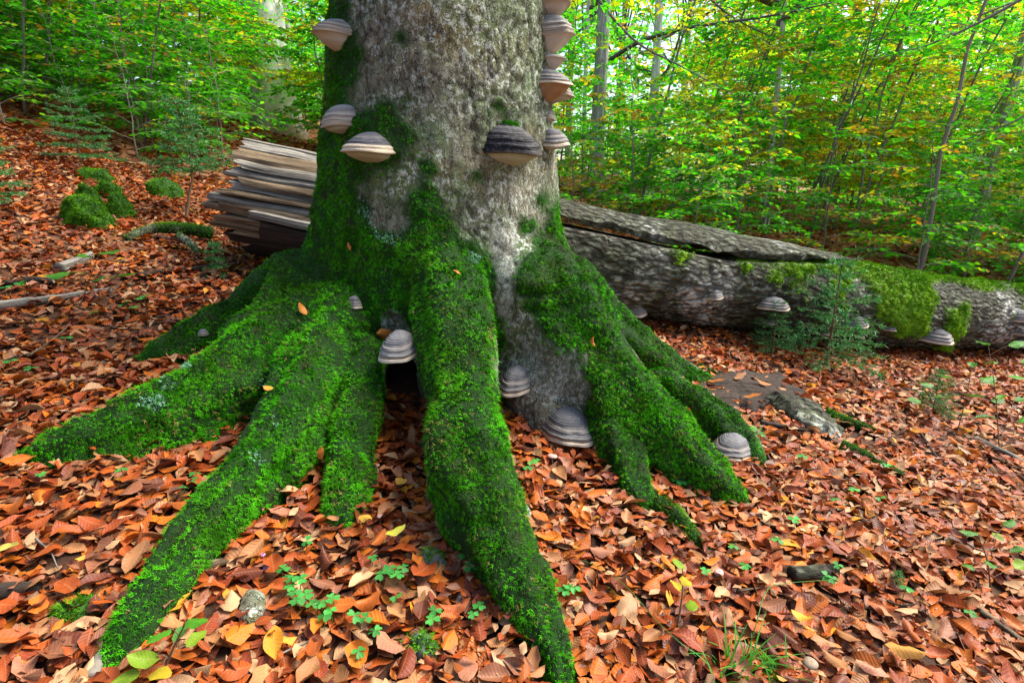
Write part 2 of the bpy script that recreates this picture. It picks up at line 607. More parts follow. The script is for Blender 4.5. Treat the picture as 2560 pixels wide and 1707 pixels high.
M['cap_grey'] = mat_cap('cap_grey', [(0, (.62, .56, .46)), (.09, (.50, .40, .28)), (.12, (.20, .13, .08)), (.18, g3), (.3, g2), (.42, (.21, .185, .165)), (.55, g1), (.7, g2), (1, (.12, .12, .135))], 0)
M['cap_tan'] = mat_cap('cap_tan', [(0, (.38, .345, .27)), (.08, (.19, .145, .10)), (.16, (.31, .285, .235)), (.30, (.17, .145, .12)), (.40, (.26, .245, .215)), (.55, (.12, .12, .122)), (.72, (.21, .21, .21)), (1, (.14, .142, .15))], 7)
M['cap_dark'] = mat_cap('cap_dark', [(0, (.08, .05, .03)), (.06, (.005, .0055, .008)), (.46, (.006, .0065, .010)), (.52, (.05, .046, .044)), (.60, (.018, .019, .024)), (.74, (.065, .063, .064)), (.84, (.028, .028, .033)), (1, (.05, .05, .054))], 3)
M['cap_cream'] = mat_cap('cap_cream', [(0, (.46, .38, .26)), (.24, (.52, .44, .31)), (.30, (.075, .072, .075)), (.46, (.07, .072, .085)), (.58, (.16, .145, .13)), (.74, (.09, .09, .105)), (1, (.18, .18, .20))], 11)

# ------------------------------------------------------------------ ground sheet
def build_ground():
    def axis(lo, hi, fine, far):
        a = np.arange(lo, hi + 1e-6, fine)
        out, step = [], fine
        x = hi
        while x < far:
            step *= 1.25
            x += step
            out.append(x)
        left, step, x = [], fine, lo
        while x > -far:
            step *= 1.25
            x -= step
            left.append(x)
        return np.concatenate([left[::-1], a, out])
    X = axis(-6, 7, .07, 260)
    Y = axis(.2, 9, .07, 260)
    gx, gy = np.meshgrid(X, Y)
    gz = G(gx, gy)
    V = np.stack([gx, gy, gz], -1).reshape(-1, 3)
    w = len(X)
    i = np.arange(len(Y) - 1)[:, None] * w
    j = np.arange(w - 1)[None]
    Q = np.stack([i + j, i + j + 1, i + w + j + 1, i + w + j], -1).reshape(-1, 4)
    o = link('ground', make_mesh('ground', V, None, Q, M['ground']))
    o['kind'] = 'structure'
    global GROUND_BVH
    GROUND_BVH = BVHTree.FromPolygons([Vector(q) for q in V], Q.tolist())
    return o
build_ground()

# ------------------------------------------------------------------ the old beech: signed distance field, then a surface
TZ = np.array([-.5, .2, .5, .8, 1.25, 1.71, 3.0])
TR = np.array([.60, .58, .565, .535, .478, .437, .40])
TXC = np.array([-.33, -.335, -.338, -.336, -.315, -.285, -.20])
TYC = 2.60

def trunk_sd(P):
    z = P[..., 2]
    cx = np.interp(z, TZ, TXC)
    r = np.interp(z, TZ, TR)
    dx, dy = P[..., 0] - cx, P[..., 1] - TYC
    th = np.arctan2(dy, dx)
    low = np.clip((1.3 - z) / 1.0, 0, 1)
    r = r * (1 + .012 * np.sin(3 * th + 1.0) + .012 * np.sin(5 * th + 2.2) + low * .03 * np.sin(7 * th + .4 + z))
    return np.hypot(dx, dy) - r

# every root: (photo pixel of the root's middle, radius), distance at the trunk; the tip meets the ground
ROOTS = {   # middle of the root in the photo, its half width there (photo pixels)
 'left_back':  dict(pts=[(735, 715, 80), (660, 760, 68), (570, 806, 58), (470, 860, 48), (400, 892, 38), (345, 908, 24)], y0=2.62),
 'left_long':  dict(pts=[(815, 740, 112), (700, 850, 98), (590, 935, 88), (430, 1022, 74), (270, 1085, 58), (135, 1125, 44), (30, 1155, 28)], y0=2.30),
 'front_left': dict(pts=[(850, 800, 96), (782, 930, 78), (710, 1060, 72), (612, 1190, 66), (500, 1320, 60), (420, 1440, 54), (340, 1560, 44), (275, 1685, 36)], y0=2.12),
 'front_short': dict(pts=[(915, 880, 46), (900, 980, 48), (882, 1100, 50), (866, 1210, 48), (855, 1305, 34)], y0=1.90),
 'front_middle': dict(pts=[(1120, 700, 92), (1150, 850, 92), (1158, 1000, 86), (1176, 1170, 90), (1242, 1335, 66), (1320, 1500, 57), (1380, 1640, 52), (1412, 1760, 40)], y0=2.10),
 'bark_flare': dict(pts=[(1290, 720, 115), (1335, 870, 120), (1370, 985, 100), (1390, 1055, 70)], y0=2.25),
 'right_long': dict(pts=[(1350, 725, 112), (1425, 840, 108), (1510, 945, 100), (1605, 1050, 88), (1700, 1145, 74), (1785, 1215, 54), (1845, 1262, 30)], y0=2.33),
 'right_short': dict(pts=[(1500, 1020, 48), (1530, 1085, 50), (1562, 1160, 50), (1592, 1235, 40), (1612, 1262, 28)], y0=1.96),
 'right_back': dict(pts=[(1420, 722, 76), (1530, 828, 60), (1650, 908, 44), (1720, 940, 32), (1785, 958, 16)], y0=2.72),
 'right_low':  dict(pts=[(1660, 985, 62), (1770, 1048, 54), (1850, 1108, 44), (1895, 1168, 26)], y0=2.25),
}

def root_spine(spec):
    pts = spec['pts']
    uv = np.array([(p[0], p[1]) for p in pts], dtype=float)
    s = np.concatenate([[0], np.cumsum(np.hypot(*np.diff(uv, axis=0).T))])
    s /= s[-1]
    p0 = at_y(pts[0][0], pts[0][1], spec['y0'])
    h0 = p0[2] - float(G(p0[0], p0[1]))
    P = [p0]
    for (u, v, r), t in list(zip(pts, s))[1:]:
        q = gpt(u, v, .03)
        h = max(h0 * (1 - t) ** 1.8, 0) + px(r, q) * .30 * t - .02 * (t > .99)
        P.append(gpt(u, v, h + .012))
    P = np.array(P)
    R = np.array([px(p[2], q) for p, q in zip(pts, P)])
    n = 5 * (len(pts) - 1) + 1
    out = smooth_path(np.concatenate([P, R[:, None]], 1), n)
    return out[:, :3], np.clip(out[:, 3], .015, None)

SPINES = {k: root_spine(v) for k, v in ROOTS.items()}
# roots on the far side of the tree
for k, (ang, ln) in {'back_one': (70, .55), 'back_two': (155, .6), 'back_three': (20, .55)}.items():
    a = math.radians(ang)
    t = np.linspace(0, 1, 14)
    d = .42 + t * ln
    P = np.stack([-.33 + np.cos(a) * d, TYC + np.sin(a) * d, 0 * t], -1)
    P[:, 2] = G(P[:, 0], P[:, 1]) + .42 * (1 - t) ** 1.6 - .02
    SPINES[k] = (P, .2 * (1 - t) + .04)

def spine_sd(P, spine, rad):
    d = np.full(P.shape[:-1], 1e3, dtype=np.float32)
    for i in range(len(spine) - 1):
        a, b = spine[i], spine[i + 1]
        ab = b - a
        ap = P - a
        t = np.clip((ap @ ab) / (ab @ ab), 0, 1)
        q = ap - t[..., None] * ab
        qz = q[..., 2]
        qz = np.where(qz < 0, qz * .42, qz)
        dd = np.sqrt(q[..., 0] ** 2 + q[..., 1] ** 2 + qz ** 2) - (rad[i] + (rad[i + 1] - rad[i]) * t)
        d = np.minimum(d, dd)
    return d

def smin(a, b, k):
    h = np.clip(.5 + .5 * (b - a) / k, 0, 1)
    return b + (a - b) * h - k * h * (1 - h)

HOLLOW = (np.array([at_y(985, 800, 2.05), at_y(1000, 880, 2.0), at_y(1010, 980, 1.9), at_y(1010, 1080, 1.8)]), np.array([.028, .048, .055, .06]))

def tree_surface(h=.0120):
    lo = np.array([-1.95, .72, -.30])
    hi = np.array([1.15, 3.35, 2.15])
    ax = [np.arange(lo[i], hi[i], h, dtype=np.float32) for i in range(3)]
    shape = tuple(len(a) for a in ax)
    D = np.empty(shape, dtype=np.float32)
    for i in range(0, shape[0], 24):
        P = np.stack(np.meshgrid(ax[0][i:i + 24], ax[1], ax[2], indexing='ij'), -1)
        D[i:i + 24] = trunk_sd(P)
    for k, (sp, rad) in SPINES.items():
        pad = rad.max() + .16
        b0 = sp.min(0) - pad
        b1 = sp.max(0) + pad
        b0[2] -= .6
        s = [slice(int(max(0, np.searchsorted(ax[i], b0[i]))), int(np.searchsorted(ax[i], b1[i]))) for i in range(3)]
        sub = [ax[i][s[i]] for i in range(3)]
        if min(len(q) for q in sub) == 0:
            continue
        blk = np.full([len(q) for q in sub], 9.0, dtype=np.float32)
        for j in range(0, len(sp) - 1, 3):
            ss, rr = sp[j:j + 4], rad[j:j + 4]
            p2 = rr.max() + .10
            c0, c1 = ss.min(0) - p2, ss.max(0) + p2
            c0[2] -= .35
            t = [slice(int(np.searchsorted(sub[i], c0[i])), int(np.searchsorted(sub[i], c1[i]))) for i in range(3)]
            if min(q.stop - q.start for q in t) < 1:
                continue
            P = np.stack(np.meshgrid(*[sub[i][t[i]] for i in range(3)], indexing='ij'), -1)
            blk[t[0], t[1], t[2]] = np.minimum(blk[t[0], t[1], t[2]], spine_sd(P, ss.astype(np.float32), rr.astype(np.float32)))
        D[s[0], s[1], s[2]] = smin(D[s[0], s[1], s[2]], blk, .028 if k in ('front_short', 'right_short', 'right_low') else .05)
    # the hollow between the front roots
    sp, rad = HOLLOW
    b0, b1 = sp.min(0) - .3, sp.max(0) + .3 + np.array([0, .45, 0])
    b0[2] -= .3
    s = [slice(int(max(0, np.searchsorted(ax[i], b0[i]))), int(np.searchsorted(ax[i], b1[i]))) for i in range(3)]
    P = np.stack(np.meshgrid(*[ax[i][s[i]] for i in range(3)], indexing='ij'), -1)
    d = np.minimum.reduce([spine_sd(P, sp + np.array([-.02 * k, .10 * k, .0]), rad * (1 + .12 * k)) for k in range(5)])
    D[s[0], s[1], s[2]] = -smin(-D[s[0], s[1], s[2]], d, .03)
    # close the box
    D[0], D[-1], D[:, 0], D[:, -1], D[:, :, 0], D[:, :, -1] = [1.0] * 6
    # surface nets
    ins = D < 0
    c = np.zeros(tuple(n - 1 for n in shape), dtype=np.uint8)
    for a in (0, 1):
        for b in (0, 1):
            for e in (0, 1):
                c += ins[a:shape[0] - 1 + a, b:shape[1] - 1 + b, e:shape[2] - 1 + e]
    act = np.argwhere((c > 0) & (c < 8))
    idx = np.full(c.shape, -1, dtype=np.int32)
    idx[act[:, 0], act[:, 1], act[:, 2]] = np.arange(len(act))
    acc = np.zeros((len(act), 3))
    cnt = np.zeros(len(act))
    corners = [(i, j, k) for i in (0, 1) for j in (0, 1) for k in (0, 1)]
    for p in corners:
        for a in range(3):
            if p[a]:
                continue
            q = list(p)
            q[a] = 1
            dp = D[act[:, 0] + p[0], act[:, 1] + p[1], act[:, 2] + p[2]]
            dq = D[act[:, 0] + q[0], act[:, 1] + q[1], act[:, 2] + q[2]]
            m = (dp < 0) != (dq < 0)
            t = np.where(m, dp / (dp - dq + 1e-12), 0)
            pos = np.zeros((len(act), 3))
            pos += np.array(p)
            pos[:, a] += t
            acc[m] += pos[m]
            cnt[m] += 1
    V = lo + (act + acc / cnt[:, None]) * h
    quads = []
    for a in range(3):
        b, e = (a + 1) % 3, (a + 2) % 3
        sl0 = [slice(1, n - 1) for n in shape]
        sl1 = list(sl0)
        sl0[a] = slice(0, shape[a] - 1)
        sl1[a] = slice(1, shape[a])
        A, B = ins[tuple(sl0)], ins[tuple(sl1)]
        ed = np.argwhere(A != B)
        off = np.ones(3, dtype=int)
        off[a] = 0
        g = ed + off
        flip = A[ed[:, 0], ed[:, 1], ed[:, 2]]
        def cell(db, de):
            q = g.copy()
            q[:, b] -= db
            q[:, e] -= de
            return idx[q[:, 0], q[:, 1], q[:, 2]]
        qd = np.stack([cell(1, 1), cell(0, 1), cell(0, 0), cell(1, 0)], -1)
        qd = np.where(flip[:, None], qd, qd[:, ::-1])
        quads.append(qd)
    return V, np.concatenate(quads)

def vert_normals(V, Q):
    n = np.cross(V[Q[:, 2]] - V[Q[:, 0]], V[Q[:, 3]] - V[Q[:, 1]])
    out = np.zeros_like(V)
    for k in range(4):
        np.add.at(out, Q[:, k], n)
    return out / (np.linalg.norm(out, axis=1, keepdims=True) + 1e-12)

NO_MOSS = [(882, -200), (872, 150), (885, 250), (960, 285), (1015, 330), (1015, 405), (940, 430), (905, 470), (935, 550), (985, 590),
           (1040, 560), (1035, 490), (1058, 440), (1095, 480), (1120, 560), (1150, 600), (1222, 630), (1238, 800), (1250, 880),
           (1262, 1000), (1285, 1110), (1400, 1115), (1475, 1045), (1492, 960), (1435, 880), (1360, 815), (1298, 730), (1315, 650),
           (1365, 600), (1392, 530), (1420, 300), (1420, -200)]
MOSS_SPOTS = [(1012, 250, 32), (985, 325, 42), (1260, 292, 34), (1002, 92, 17), (1070, 415, 26), (1040, 520, 40), (1330, 560, 30), (1190, 440, 18), (1025, 345, 25), (1350, 500, 22)]
PALE = [(1228, 560), (1290, 560), (1285, 700), (1275, 860), (1262, 880), (1238, 800)]
PALE2 = [(1262, 1010), (1310, 1000), (1300, 1060), (1275, 1110), (1255, 1110)]
PALE3 = [(1300, 830), (1420, 900), (1480, 960), (1420, 1010), (1330, 1000), (1300, 930)]

TV, TQ = tree_surface()
TN = vert_normals(TV, TQ)
tu, tv, td = project(TV)
front = np.clip((-(TN * (TV - np.array([0, 0, CAM_H]))).sum(1) / np.linalg.norm(TV - np.array([0, 0, CAM_H]), axis=1)) * 3 + .4, 0, 1)
sdn = poly_sd(tu, tv, NO_MOSS) + fbm(TV, 7, 4, 5) * 60
for (a, b, r) in MOSS_SPOTS:
    sdn = np.maximum(sdn, r * .5 - np.hypot(tu - a, tv - b) + fbm(TV, 22, 3, 9) * r * 1.1)
moss_front = np.clip(sdn / 46 + .5, 0, 1)
moss_back = np.clip((.75 - TV[:, 2]) * 3 + (-.3 - TV[:, 0]) * 2 + fbm(TV, 5, 3, 2), 0, 1)
MOSS = moss_front * front + moss_back * (1 - front)
dx, dy = (TV[:, 0] + .45), (TV[:, 1] - 2.1)
sph = np.minimum.reduce([spine_sd(TV, HOLLOW[0] + np.array([-.02 * k, .10 * k, .0]), HOLLOW[1] * (1 + .12 * k)) for k in range(5)])
MOSS = MOSS * np.clip((sph - .012) / .02, 0, 1)            # bare dark wood inside the hollow
bare = np.clip(fbm(TV, 9, 4, 31) * 4 - 1.05, 0, 1)         # thin patches in the carpet
SPRIGS = MOSS * (1 - .75 * bare)
MOSS = MOSS * (1 - .22 * bare)
pale = np.maximum.reduce([np.clip(-poly_sd(tu, tv, q) / 18 + .35 + fbm(TV, 18, 3, 8) * .8, 0, 1) * f
                          for q, f in ((PALE, 1.0), (PALE2, 1.0), (PALE3, .55))]) * front
# bark relief: plates with cracks, broad lumps; cushions where moss grows
f1, f2, cid = cells(TV * np.array([20, 20, 13]) + fbm(TV, 8, 2, 3)[:, None] * .7, 4)
edge = np.clip((f2 - f1) / .16, 0, 1)
crk = np.clip(fbm(TV, 4, 2, 40) * 2.2 + .55, 0, 1) * np.clip((TV[:, 2] - .25) / .5, .35, 1)
bark_h = -.0095 * (1 - edge) * crk + .006 * (cid - .5) + .003 * fbm(TV, 40, 2, 6) + .008 * fbm(TV, 6, 2, 7)
# sinews running along the roots
sinew = np.zeros(len(TV))
for _k, (_sp, _rad) in SPINES.items():
    bd = np.full(len(TV), 9.0)
    ang = np.zeros(len(TV))
    along = np.zeros(len(TV))
    rr_ = np.zeros(len(TV))
    for _i in range(len(_sp) - 1):
        _a, _b = _sp[_i], _sp[_i + 1]
        _ab = _b - _a
        _ap = TV - _a
        _t = np.clip((_ap @ _ab) / (_ab @ _ab), 0, 1)
        _q = _ap - _t[:, None] * _ab
        _r = _rad[_i] + (_rad[_i + 1] - _rad[_i]) * _t
        _d = np.linalg.norm(_q, axis=1) - _r
        _m = _d < bd
        _s = np.cross(_ab / np.linalg.norm(_ab), (0, 0, 1.0))
        bd = np.where(_m, _d, bd)
        ang = np.where(_m, np.arctan2(_q[:, 2], _q @ _s), ang)
        along = np.where(_m, _i + _t, along)
        rr_ = np.where(_m, _r, rr_)
    w = np.clip(1 - np.abs(bd) / .05, 0, 1) * np.clip((trunk_sd(TV) - .01) / .08, 0, 1)
    ph = len(_k) * 1.7
    fl = .55 * np.sin(5 * ang + ph + .22 * along) + .45 * np.sin(3 * ang + 2 * ph - .15 * along + fbm(TV, 5, 2, 21) * 1.5)
    sinew += w * fl * rr_ * .15
moss_h = .004 + sinew + .020 * fbm(TV, 19, 3, 15) + .030 * fbm(TV, 4.5, 2, 16)
TV = TV + TN * (bark_h * (1 - MOSS) + moss_h * MOSS)[:, None]
TN = vert_normals(TV, TQ)
TREE_BVH = BVHTree.FromPolygons([Vector(p) for p in TV], TQ.tolist())

def hit_tree(u, v):
    d = Vector(ray(u, v)).normalized()
    loc, nor, i, dist = TREE_BVH.ray_cast(Vector((0, 0, CAM_H)), d)
    return loc, nor

# split the faces into trunk and roots
cen = TV[TQ].mean(1)
names = list(SPINES)
rd = np.stack([spine_sd(cen, *SPINES[k]) for k in names], 1)
best = rd.argmin(1)
tsd = trunk_sd(cen)
part_id = np.where((tsd > .035) & (rd.min(1) < .12) & (rd.min(1) < tsd), best, -1)
flare = names.index('bark_flare')
part_id[part_id == flare] = -1

beech = thing('old_beech_tree', 'massive old beech trunk with moss covered spreading roots and bracket fungi', 'tree', (-.33, TYC, float(G(-.33, TYC))))
BASE = np.array(beech.location)

SPRIG_V = [(-.07, 0, 0), (.07, 0, 0), (0, 1.0, -.08), (0, .12, .02), (.02, .34, .04), (.36, .55, .03), (0, .22, .02), (-.02, .46, .04), (-.34, .70, .0)]
SPRIG_T = [(0, 1, 2), (3, 5, 4), (6, 7, 8)]

LICHEN = [(395, 1002, 24), (420, 955, 16), (645, 1143, 18), (470, 912, 12), (352, 1000, 14), (690, 1050, 12), (980, 560, 46), (930, 510, 40), (660, 955, 12), (1180, 640, 18)]
def gx_dist(pos, a, b):
    u, v, _ = project(pos)
    return np.hypot(u - a, v - b)

def moss_sprigs(V, Q, N, mask, density, length, base, pal, seed, droop=.75, up=.5, lichen=False):
    """little fronds over the mossy faces, as one mesh"""
    rng = np.random.default_rng(seed)
    A = V[Q]
    ar = .5 * np.linalg.norm(np.cross(A[:, 2] - A[:, 0], A[:, 3] - A[:, 1]), axis=1)
    w = ar * mask[Q].mean(1)
    if w.sum() < 1e-5:
        return None
    n = int(w.sum() * density)
    f = rng.choice(len(Q), n, p=w / w.sum())
    a, b = rng.random(n)[:, None], rng.random(n)[:, None]
    C = A[f]
    pos = (C[:, 0] * (1 - a) + C[:, 1] * a) * (1 - b) + (C[:, 3] * (1 - a) + C[:, 2] * a) * b
    nor = N[Q[f, 0]]
    down = np.array([0, 0, -1.0]) - nor * (-nor[:, 2:3])
    steep = np.linalg.norm(down, axis=1, keepdims=True)
    rnd = rng.normal(size=(n, 3))
    D = nor * up + down * droop + rnd * .42
    R = frames_dir(D, nor + rnd[:, ::-1] * .35)
    big = fbm(pos, 5, 3, seed)
    ln = length * (.6 + .8 * rng.random(n)) * (1 + .35 * big)
    Vv, T = stamp(SPRIG_V, SPRIG_T, pos - nor * .003, R, ln)
    t = np.clip(.40 + .5 * fbm(pos, 3.2, 3, seed + 5) + .75 * fbm(pos, 28, 2, seed + 6) + rng.normal(size=n) * .2, 0, 1)[:, None]
    c = pal[0] * (1 - t) + pal[1] * t
    br = rng.random(n) < np.clip(.0 + .28 * fbm(pos, 6, 3, seed + 9), .01, .2)
    c[br] = pal[2]
    if lichen:                           # pale blue green lichen flecks in the carpet
        for (a_, b_, r_) in LICHEN:
            q_ = gx_dist(pos, a_, b_) < r_ * (1 + .5 * fbm(pos, 30, 2, 3))
            c[q_ & (rng.random(n) < .6)] = (.17, .36, .24)
    shade = (.75 + .5 * rng.random(n))[:, None]
    c = np.repeat(c * shade, len(SPRIG_V), 0)
    return make_mesh('moss', Vv - base, T, None, M['moss'], True, c)

TREE_PAL = (np.array([.006, .055, .002]), np.array([.050, .310, .006]), np.array([.17, .13, .04]))
vis = np.clip(front * 1.2, .12, 1)
tri_total = 0
for pid in [-1] + [i for i in range(len(names)) if i != flare]:
    sel = part_id == pid
    if sel.sum() < 30:
        continue
    q = TQ[sel]
    used, inv = np.unique(q, return_inverse=True)
    q2 = inv.reshape(q.shape)
    me = make_mesh('trunk' if pid < 0 else 'root', TV[used] - BASE, None, q2, M['bark'], True, extra={'moss': MOSS[used], 'pale': pale[used], 'crack': ((1 - edge) * crk * (1 - MOSS))[used]})
    me.normals_split_custom_set_from_vertices(TN[used].tolist())
    o = link('trunk' if pid < 0 else 'root', me, beech)
    dens = 80000
    mm = moss_sprigs(TV[used], q2, TN[used], (SPRIGS * vis)[used] ** 1.5 * np.clip(.68 + 1.15 * fbm(TV[used], 27, 2, 12), .26, 1.4), dens, .0155, BASE, TREE_PAL, 100 + pid, .70, .34, True)
    if mm:
        mo = link('moss', mm, o)
        mo['kind'] = 'stuff'
        tri_total += len(mm.polygons)
print('moss tris', tri_total, 'tree quads', len(TQ))
# the trunk goes on above the picture
zz = np.linspace(2.10, 7.5, 28)
V_, Q_, T_ = tube(np.stack([np.interp(zz, [2.1, 7.5], [-.259, .15]), np.full(28, TYC), zz], -1), np.interp(zz, [2.1, 7.5], [.428, .33]), 40)
o = link('upper_trunk', make_mesh('upper_trunk', V_ - BASE, T_, Q_, M['bark'], True, extra={'moss': np.zeros(len(V_)), 'pale': np.zeros(len(V_)), 'crack': np.zeros(len(V_))}), beech)

# ------------------------------------------------------------------ fallen log behind the tree
LOG_AX = smooth_path([(-2.30, 3.62, 1.02, .345), (-1.48, 3.55, .88, .340), (.29, 3.46, .565, .318), (1.45, 3.55, .37, .290), (2.6, 3.75, .17, .262), (3.9, 4.23, .00, .242), (6.2, 5.1, -.38, .20)], 400)
LOG_X = LOG_AX[:, 0]

def log_frame(x):
    c = np.stack([np.interp(x, LOG_X, LOG_AX[:, k]) for k in range(4)], -1)
    e = np.stack([np.interp(x + .02, LOG_X, LOG_AX[:, k]) for k in range(3)], -1) - np.stack([np.interp(x - .02, LOG_X, LOG_AX[:, k]) for k in range(3)], -1)
    T = e / np.linalg.norm(e, axis=-1, keepdims=True)
    A = np.cross(T, np.array([0, 0, 1.0]))
    A /= np.linalg.norm(A, axis=-1, keepdims=True)      # towards the camera
    B = np.cross(A, T)
    return c[..., :3], c[..., 3], T, A, B

def log_point(x, a, w):                  # x along, a towards the camera, w up
    c, r, T, A, B = log_frame(x)
    return c + A * a[..., None] + B * w[..., None]

log_base = np.array([.3, 3.46, float(G(.3, 3.46))])
fallen_log = thing('fallen_log', 'long fallen beech log with split rotten end lying behind the old tree', 'log', log_base)

NX, NT = 430, 100
xs = np.linspace(-1.05, 6.15, NX)
th = np.arange(NT) * 2 * np.pi / NT
X, TH = np.meshgrid(xs, th, indexing='ij')
cr0 = np.interp(X, LOG_X, LOG_AX[:, 3])
Pn = np.stack([X, np.cos(TH) * cr0, np.sin(TH) * cr0], -1).reshape(-1, 3)
f1, f2, cid = cells(Pn * np.array([13, 26, 26]) + fbm(Pn, 7, 2, 3)[:, None] * .9, 14)
rel = (-.010 * (1 - np.clip((f2 - f1) / .25, 0, 1)) + .012 * (cid - .5) + .012 * fbm(Pn, 2.2, 3, 5) + .004 * fbm(Pn, 18, 2, 6)).reshape(X.shape)
rr = cr0 * (1 + .03 * np.sin(2 * TH + X * .6)) + rel
a_, w_ = rr * np.cos(TH), rr * np.sin(TH)
drop = np.interp(X, [-1.1, .3, 1.2, 1.9, 2.05, 7], [.135, .135, .15, .055, 0, 0])
wc = cr0 - drop + fbm(np.stack([X.ravel() * 1.5, a_.ravel() * 30, 0 * X.ravel()], -1), 1, 2, 9).reshape(X.shape) * .010
cut = (drop > 0) & (w_ > wc)
w_ = np.where(cut, wc, w_)
LV = log_point(X, a_, w_).reshape(-1, 3)
i = np.arange(NX - 1)[:, None] * NT
j = np.arange(NT)[None]
j2 = (j + 1) % NT
LQ = np.stack([i + j, i + NT + j, i + NT + j2, i + j2], -1).reshape(-1, 4)
LN = vert_normals(LV, LQ)
if (LN * (LV - log_point(X, 0 * a_, 0 * w_).reshape(-1, 3))).sum(1).mean() < 0:
    LQ = LQ[:, ::-1]
    LN = -LN
lu, lv, ld = project(LV)
LOG_MOSS = [[(2150, 655), (2340, 668), (2355, 740), (2330, 830), (2245, 850), (2190, 790), (2165, 720)],
            [(1770, 595), (1900, 610), (2010, 636), (2130, 646), (2260, 672), (2270, 715), (2110, 700), (1990, 676), (1880, 652), (1780, 632)],
            [(1690, 600), (1740, 600), (1750, 640), (1700, 650)],
            [(2355, 760), (2425, 755), (2410, 820), (2370, 880), (2340, 850)],
            [(2250, 672), (2400, 692), (2600, 722), (2600, 742), (2400, 716), (2260, 700)],
            [(2350, 705), (2390, 705), (2385, 725), (2350, 720)], [(2540, 760), (2580, 760), (2580, 800), (2530, 790)],
            [(2060, 690), (2120, 700), (2110, 760), (2075, 750)], [(1925, 660), (1960, 670), (1940, 730), (1915, 700)]]
lsd = np.min([poly_sd(lu, lv, q) for q in LOG_MOSS], axis=0) + fbm(LV, 6, 4, 3) * 46
lfront = ((LN * (LV - np.array([0, 0, CAM_H]))).sum(1) < .15)
lmoss = np.clip(-lsd / 12 + .4, 0, 1) * lfront
lmoss = np.maximum(lmoss, np.clip(fbm(LV, 3, 3, 77) * 3 - 1.1, 0, .7) * (LN[:, 2] > .1))
lmoss = np.where(cut.ravel(), lmoss * .3, lmoss)
LV = LV + LN * (lmoss * (.012 + .012 * fbm(LV, 12, 2, 5)))[:, None]
luv = np.stack([X.ravel(), (TH * cr0).ravel(), 0 * X.ravel()], -1)
me = make_mesh('log_body', LV - log_base, None, LQ, M['log'], True, luv=luv, extra={'moss': lmoss, 'bare': cut.ravel().astype(float)})
log_body = link('log_body', me, fallen_log)
LOG_PAL = (np.array([.06, .19, .008]), np.array([.25, .46, .016]), np.array([.20, .20, .03]))
mm = moss_sprigs(LV, LQ, LN, lmoss * lfront, 36000, .021, log_base, LOG_PAL, 300)
mo = link('moss', mm, log_body)
mo['kind'] = 'stuff'
LOG_BVH = BVHTree.FromPolygons([Vector(p) for p in LV], LQ.tolist())

# split slab lying along the top
def log_solid(name, xa, xb, n, outline, mat, seed, rough=.012, ragged=.05, parent=None):
    """a solid piece along the log; outline(x) -> (K,2) cross-section points (a, w)"""
    xs_ = np.linspace(xa, xb, n)
    sec = np.stack([outline(x) for x in xs_])              # n,K,2
    K = sec.shape[1]
    XX = np.repeat(xs_[:, None], K, 1)
    P2 = np.stack([XX * 1.6, sec[..., 0] * 28, sec[..., 1] * 42], -1).reshape(-1, 3)
    nz = fbm(P2, 1, 3, seed).reshape(n, K)
    mid = sec.mean(1, keepdims=True)
    dirv = sec - mid
    dirv /= np.linalg.norm(dirv, axis=-1, keepdims=True) + 1e-6
    sec = sec + dirv * (nz * rough)[..., None]
    rg = fbm(np.stack([0 * XX[0], sec[0, :, 0] * 24, sec[0, :, 1] * 30], -1), 1, 2, seed + 3) * ragged
    rg2 = fbm(np.stack([0 * XX[0] + 5, sec[-1, :, 0] * 24, sec[-1, :, 1] * 30], -1), 1, 2, seed + 3) * ragged
    sec[..., 1] += (fbm(np.stack([xs_ * 2.2, 0 * xs_ + seed, 0 * xs_], -1), 1, 2, seed + 8) * rough * .8)[:, None]
    fa = np.clip(1 - (xs_ - xa) / .30, 0, 1)[:, None] ** 1.5
    fb = np.clip(1 - (xb - xs_) / .12, 0, 1)[:, None]
    XX = XX + fa * rg[None] + fb * rg2[None]
    V = log_point(XX, sec[..., 0], sec[..., 1]).reshape(-1, 3)
    lu_ = np.stack([XX, sec[..., 0] + seed, sec[..., 1]], -1).reshape(-1, 3)
    i = np.arange(n - 1)[:, None] * K
    j = np.arange(K)[None]
    j2 = (j + 1) % K
    Q = np.stack([i + j, i + K + j, i + K + j2, i + j2], -1).reshape(-1, 4)
    V = np.concatenate([V, V[:K].mean(0, keepdims=True) + np.array([[.03, 0, 0]]), V[-K:].mean(0, keepdims=True)])
    lu_ = np.concatenate([lu_, lu_[:1], lu_[-1:]])
    j = np.arange(K)
    j2 = (j + 1) % K
    T = np.concatenate([np.stack([np.full(K, n * K), j, j2], -1), np.stack([np.full(K, n * K + 1), (n - 1) * K + j2, (n - 1) * K + j], -1)])
    return link(name, make_mesh(name, V - log_base, T, Q, mat, False, luv=lu_, extra={'moss': np.zeros(len(V)), 'bare': np.zeros(len(V))}), parent or fallen_log)

